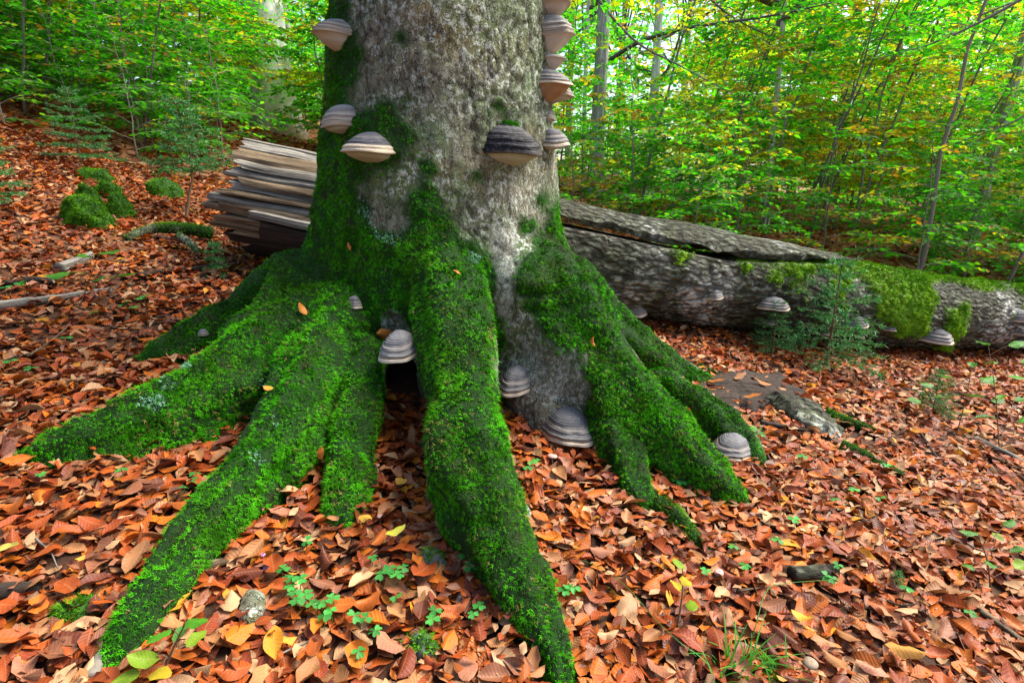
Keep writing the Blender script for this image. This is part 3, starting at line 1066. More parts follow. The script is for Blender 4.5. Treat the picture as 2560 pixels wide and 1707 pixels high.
def slab_outline(x):
    r = np.interp(x, LOG_X, LOG_AX[:, 3]) + .012
    thick = np.interp(x, [-.9, .3, .9, 1.25, 1.5, 2.0], [.10, .10, .115, .125, .095, .03])
    thick = thick * (1 + .28 * float(fbm(np.array([[x * 5.0, 3.1, 0]]), 1, 3, 4)[0]))
    r = r + .014 * float(fbm(np.array([[x * 3.0, 8.1, 0]]), 1, 3, 6)[0])
    ws = r - thick
    half = math.acos(min(1, ws / r))
    t = np.linspace(math.pi / 2 - half * (.92 + .2 * float(fbm(np.array([[x * 7.0, 1.1, 0]]), 1, 3, 9)[0])), math.pi / 2 + half, 13)
    lip = np.interp(x, [0, 1.1, 1.35, 2.0], [0, .0, .045, .0])
    arc = np.stack([np.cos(t) * r, np.sin(t) * r + lip * (np.cos(t) > 0) * np.cos(t)], -1)
    bot = np.stack([np.linspace(arc[-1, 0] + .01, arc[0, 0] - .01, 5), np.full(5, ws - .004)], -1)
    return np.concatenate([arc, bot])[::-1]
slab = log_solid('split_slab', -.5, 2.02, 90, slab_outline, M['log'], 5, .016, .10)
slab['label'] = 'loose bark covered slab split along the top of the log'

def layer_outline(w0, w1, prot, back=.9):
    def f(x):
        r = np.interp(x, LOG_X, LOG_AX[:, 3])
        def half(w):
            return math.sqrt(max(r * r - min(abs(w), r * .96) ** 2, 0.004))
        pts = []
        for w in np.linspace(w0 + .006, w1 - .006, 5):
            pts.append((half(w) * .97 + prot - .012 * abs(w - (w0 + w1) / 2) / (w1 - w0), w))
        for a in np.linspace(half(w1) * .8, -half(w1) * back, 3):
            pts.append((a + prot * .5, w1))
        for w in np.linspace(w1 - .01, w0 + .01, 3):
            pts.append((-half(w) * back, w))
        for a in np.linspace(-half(w0) * back, half(w0) * .8, 3):
            pts.append((a + prot * .5, w0))
        return np.array(pts)
    return f

def x_at(u, w=0.0):                      # place along the log seen at photo column u
    best = min(np.linspace(-2.3, 6, 600), key=lambda x: abs(project(log_point(np.array([x]), np.array([.3]), np.array([w])))[0][0] - u))
    return float(best)
rng = random.Random(4)
LAYERS = [(.285, .335, 545, -.03, 'wood_grey'), (.225, .295, 560, .0, 'wood_brown'), (.185, .235, 580, .015, 'wood_grey'), (.135, .195, 572, -.01, 'wood_grey'), (.10, .145, 585, .02, 'wood_brown'),
          (.065, .115, 566, .012, 'wood_grey'), (.035, .075, 560, .025, 'wood_brown'), (-.005, .045, 545, .02, 'wood_grey'), (-.035, .005, 552, .03, 'wood_brown'), (-.075, -.025, 532, .012, 'wood_brown'),
          (-.105, -.065, 560, .042, 'wood_brown'), (-.15, -.095, 534, .02, 'wood_brown'), (-.185, -.14, 575, .03, 'wood_brown'), (-.245, -.175, 548, .0, 'wood_dark'), (-.325, -.235, 580, -.03, 'wood_dark')]
for k, (w0, w1, u, pr, mt) in enumerate(LAYERS):
    log_solid('wood_slab', x_at(u, (w0 + w1) / 2), -.92 + rng.uniform(-.05, .05), 56, layer_outline(w0, w1, pr), M[mt], 20 + k, .020, .075)
log_solid('wood_slab', x_at(655, -.05), -.85, 40, layer_outline(-.06, -.012, .11, -.2), M['wood_grey'], 60, .010, .04)
led = log_solid('wood_slab', x_at(672, -.1), -.85, 40, layer_outline(-.19, -.062, .085, -.2), M['wood_dark'], 61, .016, .04)

# ------------------------------------------------------------------ bracket fungi
def hit_log(u, v):
    loc, nor, i, d = LOG_BVH.ray_cast(Vector((0, 0, CAM_H)), Vector(ray(u, v)).normalized())
    return loc, nor

def bracket_meshes(W, D, H, B, seed, capmat, poremat, shape=1.0, bands=6):
    rng = np.random.default_rng(seed)
    nph, nt = 34, 30
    ph = np.radians(np.linspace(-32, 212, nph))
    t = np.linspace(0, 1, nt)
    PH, T = np.meshgrid(ph, t, indexing='ij')
    wob = 1 + .045 * np.sin(2 * PH + rng.uniform(0, 6)) + .03 * np.sin(5 * PH + rng.uniform(0, 6)) + .015 * np.sin(9 * PH + rng.uniform(0, 6))
    saw = np.abs(((T * bands + .08 * np.sin(3 * PH + rng.uniform(0, 6))) % 1.0) - .15)
    ripple = 1 + (.06 * (1 - np.clip(saw * 2.2, 0, 1)) - .018) * (T > .02) * (1 - T) ** .4
    rho = (1 - T ** (1.75 / shape)) ** .82 * wob * ripple
    hz = .45 * T + .55 * np.sin(T * np.pi / 2) ** 1.15 + .02 * np.sin(4 * PH + T * 5 + rng.uniform(0, 6)) * (1 - T)
    lipz = np.where(T < .04, -.03, 0)
    x = np.cos(PH) * W / 2 * rho
    y = np.sin(PH) * D * rho
    y = np.where(np.sin(PH) < 0, np.sin(PH) * .10 * rho - .0 * y, y) - T * D * .12
    z = (hz + lipz) * H + .05 * H * np.sin(2 * PH + rng.uniform(0, 6)) * (1 - T)
    V = np.stack([x, y, z], -1).reshape(-1, 3)
    V = V * (1 + .035 * fbm(V, 22, 3, seed)[:, None])
    i = np.arange(nph - 1)[:, None] * nt
    j = np.arange(nt - 1)[None]
    Q = np.stack([i + j, i + nt + j, i + nt + j + 1, i + j + 1], -1).reshape(-1, 4)
    cap = make_mesh('cap', V, None, Q, capmat, True, luv=np.stack([PH.ravel(), T.ravel(), 0 * T.ravel()], -1))
    ns = 12
    s = np.linspace(0, 1, ns)
    rim = V.reshape(nph, nt, 3)[:, 0]
    PV = np.empty((nph, ns, 3))
    cxy = np.array([0, -.02, 0])
    for k, q in enumerate(s):
        f = (1 - q)
        PV[:, k, 0] = rim[:, 0] * f * (.985 if k else 1)
        PV[:, k, 1] = rim[:, 1] * f * (.985 if k else 1) + cxy[1] * q
        dip = (.006 if 0 < k < 3 else 0)
        PV[:, k, 2] = rim[:, 2] * (1 - q * .6) - B * (1 - f ** 1.9) + (dip if k == 1 else 0)
    PV = PV.reshape(-1, 3)
    i = np.arange(nph - 1)[:, None] * ns
    j = np.arange(ns - 1)[None]
    Q2 = np.stack([i + j, i + j + 1, i + ns + j + 1, i + ns + j], -1).reshape(-1, 4)
    pore = make_mesh('pore_surface', PV, None, Q2, poremat, True)
    return cap, pore

def bracket(loc, out, W, D, H, B, seed, cap, pore, label, group=None, shape=1.0, sink=.02, tilt=0.0):
    out = Vector((out[0], out[1], 0)).normalized()
    loc = Vector(loc) - out * sink
    o = thing('bracket_fungus', label, 'fungus', loc, group)
    o.rotation_euler = (tilt, 0, math.atan2(-out.x, out.y))
    c, p = bracket_meshes(W, D, H, B, seed, M[cap], M[pore], shape)
    link('cap', c, o)
    link('pore_surface', p, o)
    return o

TREE_FUNGI = [  # pixel of the rim where it meets the bark, width, reach, cap height, depth of the underside (photo pixels)
 (846, 92, 105, 84, 42, 40, 'cap_tan', 'pore', 1.0, 'tan hoof fungus with broad brown underside high on the mossy trunk edge'),
 (856, 318, 96, 66, 56, 16, 'cap_tan', 'pore', .75, 'grey brown hoof fungus with humped top and cream brim on mossy trunk side'),
 (925, 382, 150, 84, 52, 26, 'cap_cream', 'pore', 1.15, 'wide flat bracket fungus with slate grey top and cream band'),
 (1277, 386, 158, 88, 76, 28, 'cap_dark', 'pore', 1.0, 'large bracket fungus with glossy black rim and moss on its top'),
 (1376, 14, 100, 62, 40, 34, 'cap_tan', 'pore', 1.0, 'topmost hoof fungus of the column on the bare trunk edge'),
 (1374, 92, 92, 70, 52, 46, 'cap_tan', 'pore', .8, 'bell shaped striped hoof fungus with knobbed top on the bare trunk edge'),
 (1376, 150, 74, 46, 14, 34, 'pore', 'pore', 1.2, 'small tan lobed fungus tucked under the bell shaped hoof fungus'),
 (1366, 214, 88, 70, 40, 42, 'cap_grey', 'pore_rust', 1.1, 'hoof fungus with dark banded cap and rust brown pointed underside'),
 (1378, 244, 90, 66, 40, 14, 'cap_tan', 'pore', 1.0, 'striped hoof fungus half hidden behind the rust bellied fungus'),
 (1375, 300, 54, 22, 32, 6, 'cap_tan', 'pore', 1.0, 'narrow sliver of a small fungus on the bare trunk edge'),
 (1378, 366, 84, 50, 46, 10, 'cap_grey', 'pore', .9, 'lowest grey hoof fungus of the column on the bare trunk edge'),
 (1290, 970, 88, 62, 56, 8, 'cap_grey', 'pore_white', 1.0, 'tall bell shaped grey fungus with a brown leaf on it at the pale bark streak'),
 (1421, 1080, 138, 92, 62, 6, 'cap_grey', 'pore_white', 1.05, 'large banded grey fungus low on the bare bark between two roots'),
 (1832, 1128, 100, 70, 44, 5, 'cap_grey', 'pore_white', 1.1, 'grey fungus with white rim on the mossy root beside the bark slab'),
 (1298, 1292, 60, 36, 34, 4, 'cap_grey', 'pore_white', .9, 'small grey fungus on the shaded side of the front root'),
 (507, 838, 28, 18, 15, 3, 'cap_tan', 'pore_white', 1.0, 'tiny pale fungus on the mossy root behind the long root'),
 (898, 768, 40, 14, 30, 10, 'cap_grey', 'cap_grey', 1.0, 'small dark grey fungus knob sunk in moss above the hollow'),
]
FUNGI_AT = {}
for k, (u, v, w, d, h, b, cm, pm, shp, lab) in enumerate(TREE_FUNGI):
    loc, nor = hit_tree(u, v)
    out = nor.copy()
    if u > 1360 and v < 400:
        out = Vector((.92, -.4, 0))
    if v > 800:
        out = Vector((nor.x * .6, nor.y - .6, 0))
    if u == 1298:
        loc, out = Vector(gpt(1304, 1318)) + Vector((0, .03, .02)), Vector((1, -.25, 0))
    FUNGI_AT[lab] = bracket(loc, out, px(w, loc), px(d, loc), px(h, loc), px(b, loc), 40 + k, cm, pm, lab, None, shp,
                            .012 if v > 400 or u > 1360 else .02)
# the one over the hollow
a1, _ = hit_tree(945, 880)
a2, _ = hit_tree(1052, 880)
yy = min(a1.y, a2.y) + .075
loc = Vector(at_y(1000, 884, yy))
FUNGI_AT['hollow'] = bracket(loc, (-.05, -1, 0), px(106, loc), px(70, loc), px(60, loc), px(5, loc), 77, 'cap_grey', 'pore', 'slate grey layered fungus roofing the dark hollow between the roots', None, 1.15, .0)

LOG_FUNGI = [(1592, 786, 52, 40, 44, 'cap_grey', 'tall grey cone shaped fungus on the log beside the old tree root'),
 (1786, 744, 44, 36, 24, 'cap_grey', 'small grey fungus midway up the side of the log'),
 (1755, 795, 32, 26, 22, 'cap_tan', 'small brownish fungus under the log side, below a grey one'),
 (1929, 768, 74, 56, 30, 'cap_grey', 'wide flat grey fungus on the log behind a small spruce'),
 (1923, 806, 40, 30, 16, 'cap_grey', 'little grey fungus low on the log behind the small spruce tip'),
 (2132, 812, 60, 44, 28, 'cap_grey', 'pale grey fungus on the log screened by spruce twigs'),
 (2146, 842, 26, 22, 18, 'cap_cream', 'tiny whitish fungus low on the log behind the spruce'),
 (2062, 835, 24, 20, 16, 'cap_cream', 'tiny cream fungus at the log foot beside the spruce stem'),
 (2221, 824, 32, 24, 14, 'cap_grey', 'small grey fungus under the thick moss patch on the log'),
 (2330, 848, 78, 56, 36, 'cap_grey', 'broad grey fungus below the bright moss on the log'),
 (2546, 798, 52, 40, 26, 'cap_grey', 'upper grey fungus of three on the thin end of the log'),
 (2548, 832, 42, 34, 18, 'cap_grey', 'middle grey fungus of three on the thin end of the log'),
 (2537, 862, 44, 34, 18, 'cap_tan', 'lowest grey fungus of three on the thin end of the log')]
for k, (u, v, w, d, h, cm, lab) in enumerate(LOG_FUNGI):
    loc, nor = hit_log(u, v)
    vv = v
    while loc is None and vv > v - 60:
        vv -= 6
        loc, nor = hit_log(u, vv)
    bracket(loc, (nor.x, nor.y - .2, 0), px(w, loc), px(d, loc), px(h, loc), px(4, loc), 140 + k, cm, 'pore_white', lab, None, .85, .015)

# ------------------------------------------------------------------ leaf shapes
def beech_leaf(rows, cols, seed, curl=.25, bend=.25, fold=.15):
    """a beech leaf of length 1 along +Y; returns verts, tris, luv"""
    rng = np.random.default_rng(seed)
    ts = np.linspace(0, 1, rows)
    side = np.linspace(-1, 1, cols)
    V, U = [], []
    cu = rng.uniform(-curl, curl)
    cu2 = rng.uniform(-curl, curl)
    bd = rng.uniform(-bend * .3, bend)
    tw = rng.uniform(-.4, .4)
    fo = rng.uniform(0, fold)
    skew = rng.uniform(-.06, .06)
    ph = rng.uniform(0, 6)
    wl, wr = rng.uniform(.72, 1.12, 2)
    ragged = rng.uniform(.03, .16)
    tear = rng.uniform(.25, .8) if rng.random() < .35 else 2.0
    tside = rng.choice((-1, 1))
    def pt(t, s):
        w = (wl if s < 0 else wr) * (.35 if s * tside > 0 and abs(t - tear) < .12 else 1.0) * .31 * math.sin(math.pi * t ** .88) ** .75 * (1 + ragged * math.sin(13 * t + ph + 2 * s))
        x = s * w + skew * math.sin(math.pi * t)
        z = bd * (t - .5) ** 2 * 1.6 + (cu * (1 - t) + cu2 * t) * s * s * 1.3 * math.sin(math.pi * t) + fo * abs(s) * w + tw * s * w * (t - .4)
        z += .035 * math.sin(11 * t + ph) * abs(s)
        return (x, t - .5, z)
    idx = {}
    for r, t in enumerate(ts):
        if r in (0, rows - 1):
            idx[r] = [len(V)] * cols
            V.append((skew * 0, t - .5, bd * .25 * 1.6))
            U.append((0, t, 0))
        else:
            idx[r] = list(range(len(V), len(V) + cols))
            for s in side:
                V.append(pt(t, s))
                U.append((s, t, 0))
    T = []
    for r in range(rows - 1):
        for c in range(cols - 1):
            a, b, c2, d = idx[r][c], idx[r][c + 1], idx[r + 1][c + 1], idx[r + 1][c]
            if a != b:
                T.append((a, b, c2) if c2 != d else (a, b, d))
                if c2 != d:
                    T.append((a, c2, d))
            else:
                T.append((a, c2, d))
    return np.array(V), np.array(T), np.array(U)

LEAF_COLS = np.array([(.38, .080, .010), (.30, .060, .009), (.21, .036, .010), (.48, .130, .014), (.40, .20, .085), (.52, .34, .19), (.12, .032, .018), (.26, .11, .06), (.56, .17, .010), (.62, .30, .022), (.40, .10, .020), (.36, .17, .11)])
LEAF_W = np.array([.16, .13, .12, .12, .13, .09, .10, .06, .06, .016, .06, .06])
LEAF_W = LEAF_W / LEAF_W.sum()
LEAF_COLS = LEAF_COLS * np.array([.92, .80, .70])

def inside_tree(P, pad=0.0):
    d = trunk_sd(P)
    for k, (sp, rad) in SPINES.items():
        d = np.minimum(d, spine_sd(P, sp, rad))
    return d

# ------------------------------------------------------------------ leaf litter carpet
def litter(n, ylo, yhi, spread, rows, cols, size, seed, lay, name, margin=(-9, .45)):
    rng = np.random.default_rng(seed)
    y = ylo + (yhi - ylo) * rng.random(n * 6)
    x = (rng.random(n * 6) * 2 - 1) * (spread * yhi + margin[1])
    keep = (np.abs(x) < spread * y + margin[1]) & (np.abs(x) > spread * y + margin[0])
    x, y = x[keep][:n], y[keep][:n]
    g = G(x, y)
    P = np.stack([x, y, g + .02], -1)
    d = inside_tree(P)
    P = P[d > .005]
    d = d[d > .005]
    m = len(P)
    pile = .024 * np.exp(-np.clip(d, 0, 9) / .07) + .018 * np.clip(vnoise(P, 2.4, 8), -.5, 1)
    P[:, 2] += -.02 + lay * rng.random(m) + np.clip(pile, -.004, 1)
    sets = [beech_leaf(rows, cols, seed + k, .10 + .06 * k, .12 + .07 * k, .2) for k in range(7)]
    pick = rng.integers(0, 7, m)
    s = Soup()
    patch = fbm(P, 1.1, 2, 70)
    for k in range(7):
        q = np.where(pick == k)[0]
        bv, bt, bu = sets[k]
        R = frames(rng.uniform(0, 2 * np.pi, len(q)), rng.normal(0, .23, len(q)), rng.normal(0, .25, len(q)) + np.pi * (rng.random(len(q)) < .4))
        sc = size * (.6 + .65 * rng.random(len(q)))
        V, T = stamp(bv, bt, P[q], R, np.stack([sc * rng.uniform(.75, 1.1, len(q)), sc, sc], -1))
        c = LEAF_COLS[rng.choice(len(LEAF_COLS), len(q), p=LEAF_W)]
        c = c * (.75 + .5 * rng.random((len(q), 1))) * (1 + .12 * patch[q])[:, None]
        s.add(V, T, None, np.repeat(c, len(bv), 0), np.tile(bu, (len(q), 1)))
    o = link(name, s.mesh(name, M['litter']))
    return tag(o, 'outer spread of brown beech leaves on the slope past the roots' if margin[0] > 0 else 'dense bed of brown beech leaves around the front roots' if yhi < 2.5 else 'carpet of rust brown fallen beech leaves covering the forest floor' if size > .05 and ylo < 2 else 'small torn fragments of brown leaves strewn over the litter' if ylo < 2 else 'thinner carpet of brown fallen leaves on the far forest floor', 'leaf litter', None, 'stuff')
litter(14000, .45, 4.5, .98, 4, 3, .034, 520, .040, 'leaf_fragments')
litter(32000, .45, 5.2, .98, 5, 3, .060, 500, .024, 'leaf_litter')
litter(9000, .40, 2.1, .98, 5, 3, .062, 540, .020, 'leaf_litter')
litter(15000, .2, 5.0, .98, 4, 3, .072, 560, .020, 'leaf_litter', (.40, 1.8))
litter(20000, 5.0, 13.0, .98, 4, 3, .105, 600, .03, 'leaf_litter')

# ------------------------------------------------------------------ young beeches, tall beeches, spruces
GREENS = np.array([(.035, .23, .006), (.06, .32, .008), (.10, .40, .010), (.17, .44, .012), (.04, .20, .012)])
YELLOWS = np.array([(.46, .44, .012), (.54, .40, .012), (.34, .42, .012), (.50, .27, .012)])
ORANGES = np.array([(.46, .19, .02), (.40, .14, .02)])

LEAF6 = np.array([(0, 0, 0), (.20, .22, .045), (.27, .55, .05), (0, 1, -.05), (-.27, .55, .05), (-.20, .22, .045)])
LEAF6_T = np.array([(0, 1, 2), (0, 2, 3), (0, 3, 4), (0, 4, 5)])

def leaf_colours(n, rng, mix, branch_id=None):
    kind = rng.random(n)
    if branch_id is not None:
        bk = rng.random(branch_id.max() + 1)
        kind = .6 * bk[branch_id] + .4 * kind
        kind = np.argsort(np.argsort(kind)) / n
    c = GREENS[rng.integers(0, len(GREENS), n)]
    y = kind < mix[0]
    c[y] = YELLOWS[rng.integers(0, len(YELLOWS), n)][y]
    o = kind < mix[1]
    c[o] = ORANGES[rng.integers(0, len(ORANGES), n)][o]
    return c * (.7 + .6 * rng.random((n, 1)))

def young_beech(seed, H, nbranch, leaf, mix, lean=(0, 0), low=.12, reach=.42, r0=None, gap=.041, tone=1.0):
    rng = np.random.default_rng(seed)
    t = np.linspace(0, 1, 14)
    wob = np.cumsum(rng.normal(0, .018 * H / 3, (14, 2)), 0)
    stem = np.stack([lean[0] * H * t ** 1.3 + wob[:, 0], lean[1] * H * t ** 1.3 + wob[:, 1], H * t - .06], -1)
    r0 = r0 or .0042 * H + .003
    wood, leaves = Soup(), []
    bid = 0
    V, Q, T = tube(stem, r0 * (1 - .85 * t), 7)
    wood.add(V, T, Q)
    ga = rng.uniform(0, 6)
    brw = Soup()
    for b in range(nbranch):
        f = low + (1 - low) * (b + rng.random() * .6) / nbranch
        f = min(f, .985)
        p0 = np.array([np.interp(f, t, stem[:, k]) for k in range(3)])
        ga += 2.4 + rng.normal(0, .35)
        L = H * reach * (1.05 - .75 * f) * rng.uniform(.65, 1.15) + .12
        el = rng.uniform(.25, .75)
        u = np.linspace(0, 1, 7)
        d0 = np.array([math.cos(ga), math.sin(ga), 0])
        path = p0 + d0 * (u * L * .95)[:, None]
        path[:, 2] += L * (math.sin(el) * u - .42 * u * u) + rng.normal(0, .01, 7) * L
        side = np.array([-math.sin(ga), math.cos(ga), 0])
        path += side * (rng.normal(0, .12) * L * u * u)[:, None]
        V, Q, T = tube(path, r0 * .38 * (1 - .8 * u) * (1 - .5 * f) + .0012, 4, False)
        brw.add(V, None, Q)
        ntw = max(3, int(L / .115))
        twigs = [(path, L)]
        for k in range(ntw):
            ft = .18 + .8 * (k + rng.random() * .5) / ntw
            q0 = np.array([np.interp(ft, u, path[:, j]) for j in range(3)])
            sg = 1 if k % 2 else -1
            l2 = L * .42 * (1.1 - ft) * rng.uniform(.7, 1.3) + .06
            dd = d0 * rng.uniform(.5, .9) + side * sg * rng.uniform(.6, 1.0) + np.array([0, 0, rng.normal(0, .16)])
            dd /= np.linalg.norm(dd)
            uu = np.linspace(0, 1, 4)
            pp = q0 + dd * (uu * l2)[:, None]
            pp[:, 2] -= .12 * l2 * uu ** 2
            if l2 > .16:
                V, Q, T = tube(pp, r0 * .14 * (1 - .7 * uu) + .0008, 3, False)
                brw.add(V, None, Q)
            twigs.append((pp, l2))
        for pp, l2 in twigs:
            n = max(2, int(l2 / gap))
            for k in range(n):
                ft = .15 + .85 * (k + .5) / n
                w = np.linspace(0, 1, len(pp))
                q0 = np.array([np.interp(ft, w, pp[:, j]) for j in range(3)])
                dr = pp[-1] - pp[0]
                dr = dr / (np.linalg.norm(dr) + 1e-6)
                sd_ = np.cross(dr, (0, 0, 1.0))
                dl = dr * .6 + sd_ * (1 if k % 2 else -1) * .8 + rng.normal(0, .22, 3)
                leaves.append((q0, dl, bid))
        bid += 1
    P = np.array([l[0] for l in leaves])
    D = np.array([l[1] for l in leaves])
    B = np.array([l[2] for l in leaves])
    N = np.array([0, 0, 1.0]) + rng.normal(0, .38, (len(P), 3))
    D[:, 2] -= .12
    R = frames_dir(D, N)
    sc = leaf * 1.12 * (.7 + .55 * rng.random(len(P)))
    V, T = stamp(LEAF6, LEAF6_T, P, R, sc)
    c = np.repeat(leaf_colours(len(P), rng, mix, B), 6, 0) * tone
    return (wood, brw, make_mesh('crown', V, T, None, M['foliage'], False, c), len(P))

def beech_proto(stem_mat, *args, **kw):
    wood, brw, crown, n = young_beech(*args, **kw)
    return wood.mesh('trunk', stem_mat), brw.mesh('branches', M['stem']), crown

def plant(protos, name, label, cat, x, y, rz, scale, group, sink=0.0):
    o = thing(name, label, cat, (x, y, float(G(x, y)) - sink), group, rz)
    o.scale = (scale,) * 3
    tr = link('trunk', protos[0], o)
    link('branches', protos[1], tr)
    link('crown', protos[2], o)
    return o

PROTO = [beech_proto(M['stem'], 901, 3.4, 26, .075, (.10, .01), (.06, .02), low=.10),
         beech_proto(M['stem'], 902, 4.4, 30, .078, (.12, .01), (.09, .02), low=.12),
         beech_proto(M['stem'], 903, 2.4, 22, .072, (.07, .01), (.05, .0), low=.08, tone=.62),  # low tone: shade of the uphill slope painted into the leaf colour
         beech_proto(M['stem'], 904, 5.2, 30, .080, (.65, .08), (.12, .0), low=.15),
         beech_proto(M['white_trunk'], 905, 5.6, 30, .080, (.14, .0), (.08, .0), low=.25),
         beech_proto(M['stem'], 906, 1.5, 16, .066, (.10, .02), (.08, .05), low=.10, reach=.5, tone=.55),  # leaves darkened here too, standing for the uphill shade
         beech_proto(M['stem'], 907, 3.0, 26, .075, (.04, .0), (.10, .0), low=.10, tone=.8),
         beech_proto(M['stem'], 908, 2.2, 20, .072, (.30, .06), (.06, .0), low=.08, reach=.5, tone=.75),
         beech_proto(M['stem'], 909, 2.0, 26, .074, (.14, .0), (.10, .0), low=.06, reach=.55, tone=.95),
         beech_proto(M['stem'], 910, 5.0, 13, .075, (.25, .0), (.20, .04), low=.42, reach=.28, r0=.020),
         beech_proto(M['dark_trunk'], 911, 4.6, 12, .075, (.10, .0), (.30, -.03), low=.40, reach=.28, r0=.015)]
# the tuple order: seed, height, branches, leaf length, colour mix (yellow share, orange share), lean

def from_px(u, v, dist):                 # ground position under a photo column at a chosen distance
    d = ray(u, v)
    return d[0] / d[1] * dist, dist

prng = np.random.default_rng(77)
TALL_AT = []
# ---- tall beeches: trunk with limbs, crown above
def crown_cloud(seed, n, c, rad, leaf, mix, clump=26, simple=False):
    rng = np.random.default_rng(seed)
    cl = rng.normal(size=(clump, 3))
    cl = cl / np.linalg.norm(cl, axis=1, keepdims=True) * rng.random((clump, 1)) ** .4
    k = rng.integers(0, clump, n)
    P = cl[k] * .85 + rng.normal(0, .20, (n, 3)) * np.array([1, 1, .35])
    P = np.array(c) + P * np.array(rad)
    D = rng.normal(size=(n, 3)) * np.array([1, 1, .4])
    R = frames_dir(D, np.array([0, 0, 1.0]) + rng.normal(0, .4, (n, 3)))
    lv4, lt4 = (LEAF6[[0, 2, 3, 4]], np.array([(0, 1, 2), (0, 2, 3)])) if simple else (LEAF6, LEAF6_T)
    V, T = stamp(lv4, lt4, P, R, leaf * (.7 + .6 * rng.random(n)))
    return V, T, np.repeat(leaf_colours(n, rng, mix, k), len(lv4), 0), np.array(c) + cl * np.array(rad) * .85

def tall_tree(seed, H, r, mix, nleaf=650):
    rng = np.random.default_rng(seed)
    t = np.linspace(0, 1, 22)
    wob = np.cumsum(rng.normal(0, .03, (22, 2)), 0)
    path = np.stack([wob[:, 0], wob[:, 1], H * t - .15], -1)
    rad = r * (1 - .6 * t) * (1 + .55 * np.exp(-t * H / .35))
    V, Q, T = tube(path, rad, 14)
    V += (fbm(V, 3, 3, seed) * r * .10)[:, None] * np.array([1, 1, 0])
    trunk = make_mesh('trunk', V, T, Q, None)
    V, T, c, cl = crown_cloud(seed + 1, nleaf, (0, 0, H * .68), (H * .26, H * .26, H * .33), .17, mix)
    br = Soup()
    for q in cl:
        f = np.clip((q[2] - H * .16) / H, .25, .95)
        p0 = np.array([np.interp(f, t, path[:, k]) for k in range(3)])
        mid = (p0 + q) / 2 + np.array([0, 0, -.05 * H])
        pp = smooth_path([p0, mid, q], 6)
        V2, Q2, _ = tube(pp, np.linspace(r * .22, .012, 6), 5, False)
        br.add(V2, None, Q2)
    return trunk, br.mesh('limbs', M['dark_trunk']), make_mesh('crown', V, T, None, M['foliage'], False, c)

TALL = [tall_tree(1001, 13, .30, (.20, .02)), tall_tree(1002, 15, .30, (.10, .0)), tall_tree(1003, 11, .30, (.4, .06))]

def tall(k, u, v, dist, width_px, mat, label, group=None, lean=0.0, H=1.0, short=None):
    x, y = from_px(u, v, dist)
    z = float(G(x, y))
    o = thing('beech_tree', label, 'tree', (x, y, z), group, prng.uniform(0, 6.28))
    p = np.array([x, y, z + 1.5])
    w = px(width_px, p)
    sc = w / .56
    trunk, br, crown = TALL[k]
    tr = link('trunk', trunk, o)
    tr.scale = (sc, sc, H)
    tr.data = tr.data.copy() if False else tr.data
    tr.material_slots  # one shared mesh, the bark chosen per object
    if not tr.data.materials:
        tr.data.materials.append(None)
    tr.material_slots[0].link = 'OBJECT'
    tr.material_slots[0].material = M[mat]
    link('limbs', br, o).scale = (1, 1, H)
    link('crown', crown, o).scale = (1, 1, H)
    o.rotation_euler = (0, lean, 0)
    if short:
        TALL_AT.append((x, y, short))
    return o
tall(1, 690, 300, 12.0, 98, 'white_trunk', 'thick pale grey beech trunk uphill behind the broken log end', lean=-.03, short='thick pale trunk')
tall(0, 735, 300, 15.0, 20, 'grey_trunk', 'slim grey beech just behind the thick pale trunk', lean=.02, short='slim grey trunk')
tall(2, 803, 300, 17.0, 18, 'grey_trunk', 'slim grey beech between thick pale trunk and old tree')
tall(0, 512, 200, 19.0, 18, 'white_trunk', 'whitish slim beech up the slope, left of thick trunk uphill', short='whitish slim trunk')
tall(2, 556, 200, 22.0, 16, 'white_trunk', 'distant whitish beech up the slope beside the thick trunk')
tall(1, 18, 200, 12.0, 20, 'dark_trunk', 'dark slim beech at the uphill edge of the slope', short='dark slim trunk')
tall(1, 1487, 510, 9.5, 32, 'grey_trunk', 'grey beech with lichen stains rising behind the fallen log', lean=.0, short='lichen stained beech')
tall(0, 1455, 500, 18.0, 11, 'white_trunk', 'thin pale beech beside the lichen stained grey beech')
tall(2, 1622, 480, 16.0, 24, 'white_trunk', 'pale beech standing in the thicket behind the log slab', short='pale beech')
tall(1, 1765, 480, 20.0, 22, 'grey_trunk', 'grey beech deep in the thicket behind the log slab', short='grey beech')
tall(0, 1850, 480, 18.0, 20, 'white_trunk', 'pale beech in yellow leaves beyond the white stem', short='yellow leaved pale beech')
tall(2, 1912, 581, 9.0, 14, 'white_trunk', 'slender white stemmed beech just behind the log', lean=-.03, short='white stem')
tall(1, 2070, 500, 17.0, 26, 'dark_trunk', 'dark grey beech in the green thicket beyond the log', short='dark grey beech')
tall(0, 2180, 520, 22.0, 24, 'grey_trunk', 'distant grey beech among leaning stems beyond the log', short='distant grey beech')
tall(1, 2412, 660, 9.5, 26, 'grey_trunk', 'bluish grey beech behind the thin end of the log', lean=.05, short='bluish grey beech')
tall(2, 2535, 500, 14.0, 26, 'grey_trunk', 'grey beech past the thin end of the log', short='outermost grey beech')
for k, (u, d) in enumerate([(300, 24), (120, 20), (880, 26), (1540, 27), (1690, 25), (1980, 27), (2300, 26), (2480, 28), (640, 27), (1420, 25)]):
    tall(k % 3, u, 480, d, 18, ['grey_trunk', 'white_trunk', 'dark_trunk'][k % 3], 'far slender beech trunk deep in the wood', 'far beech trunks deep in the wood')

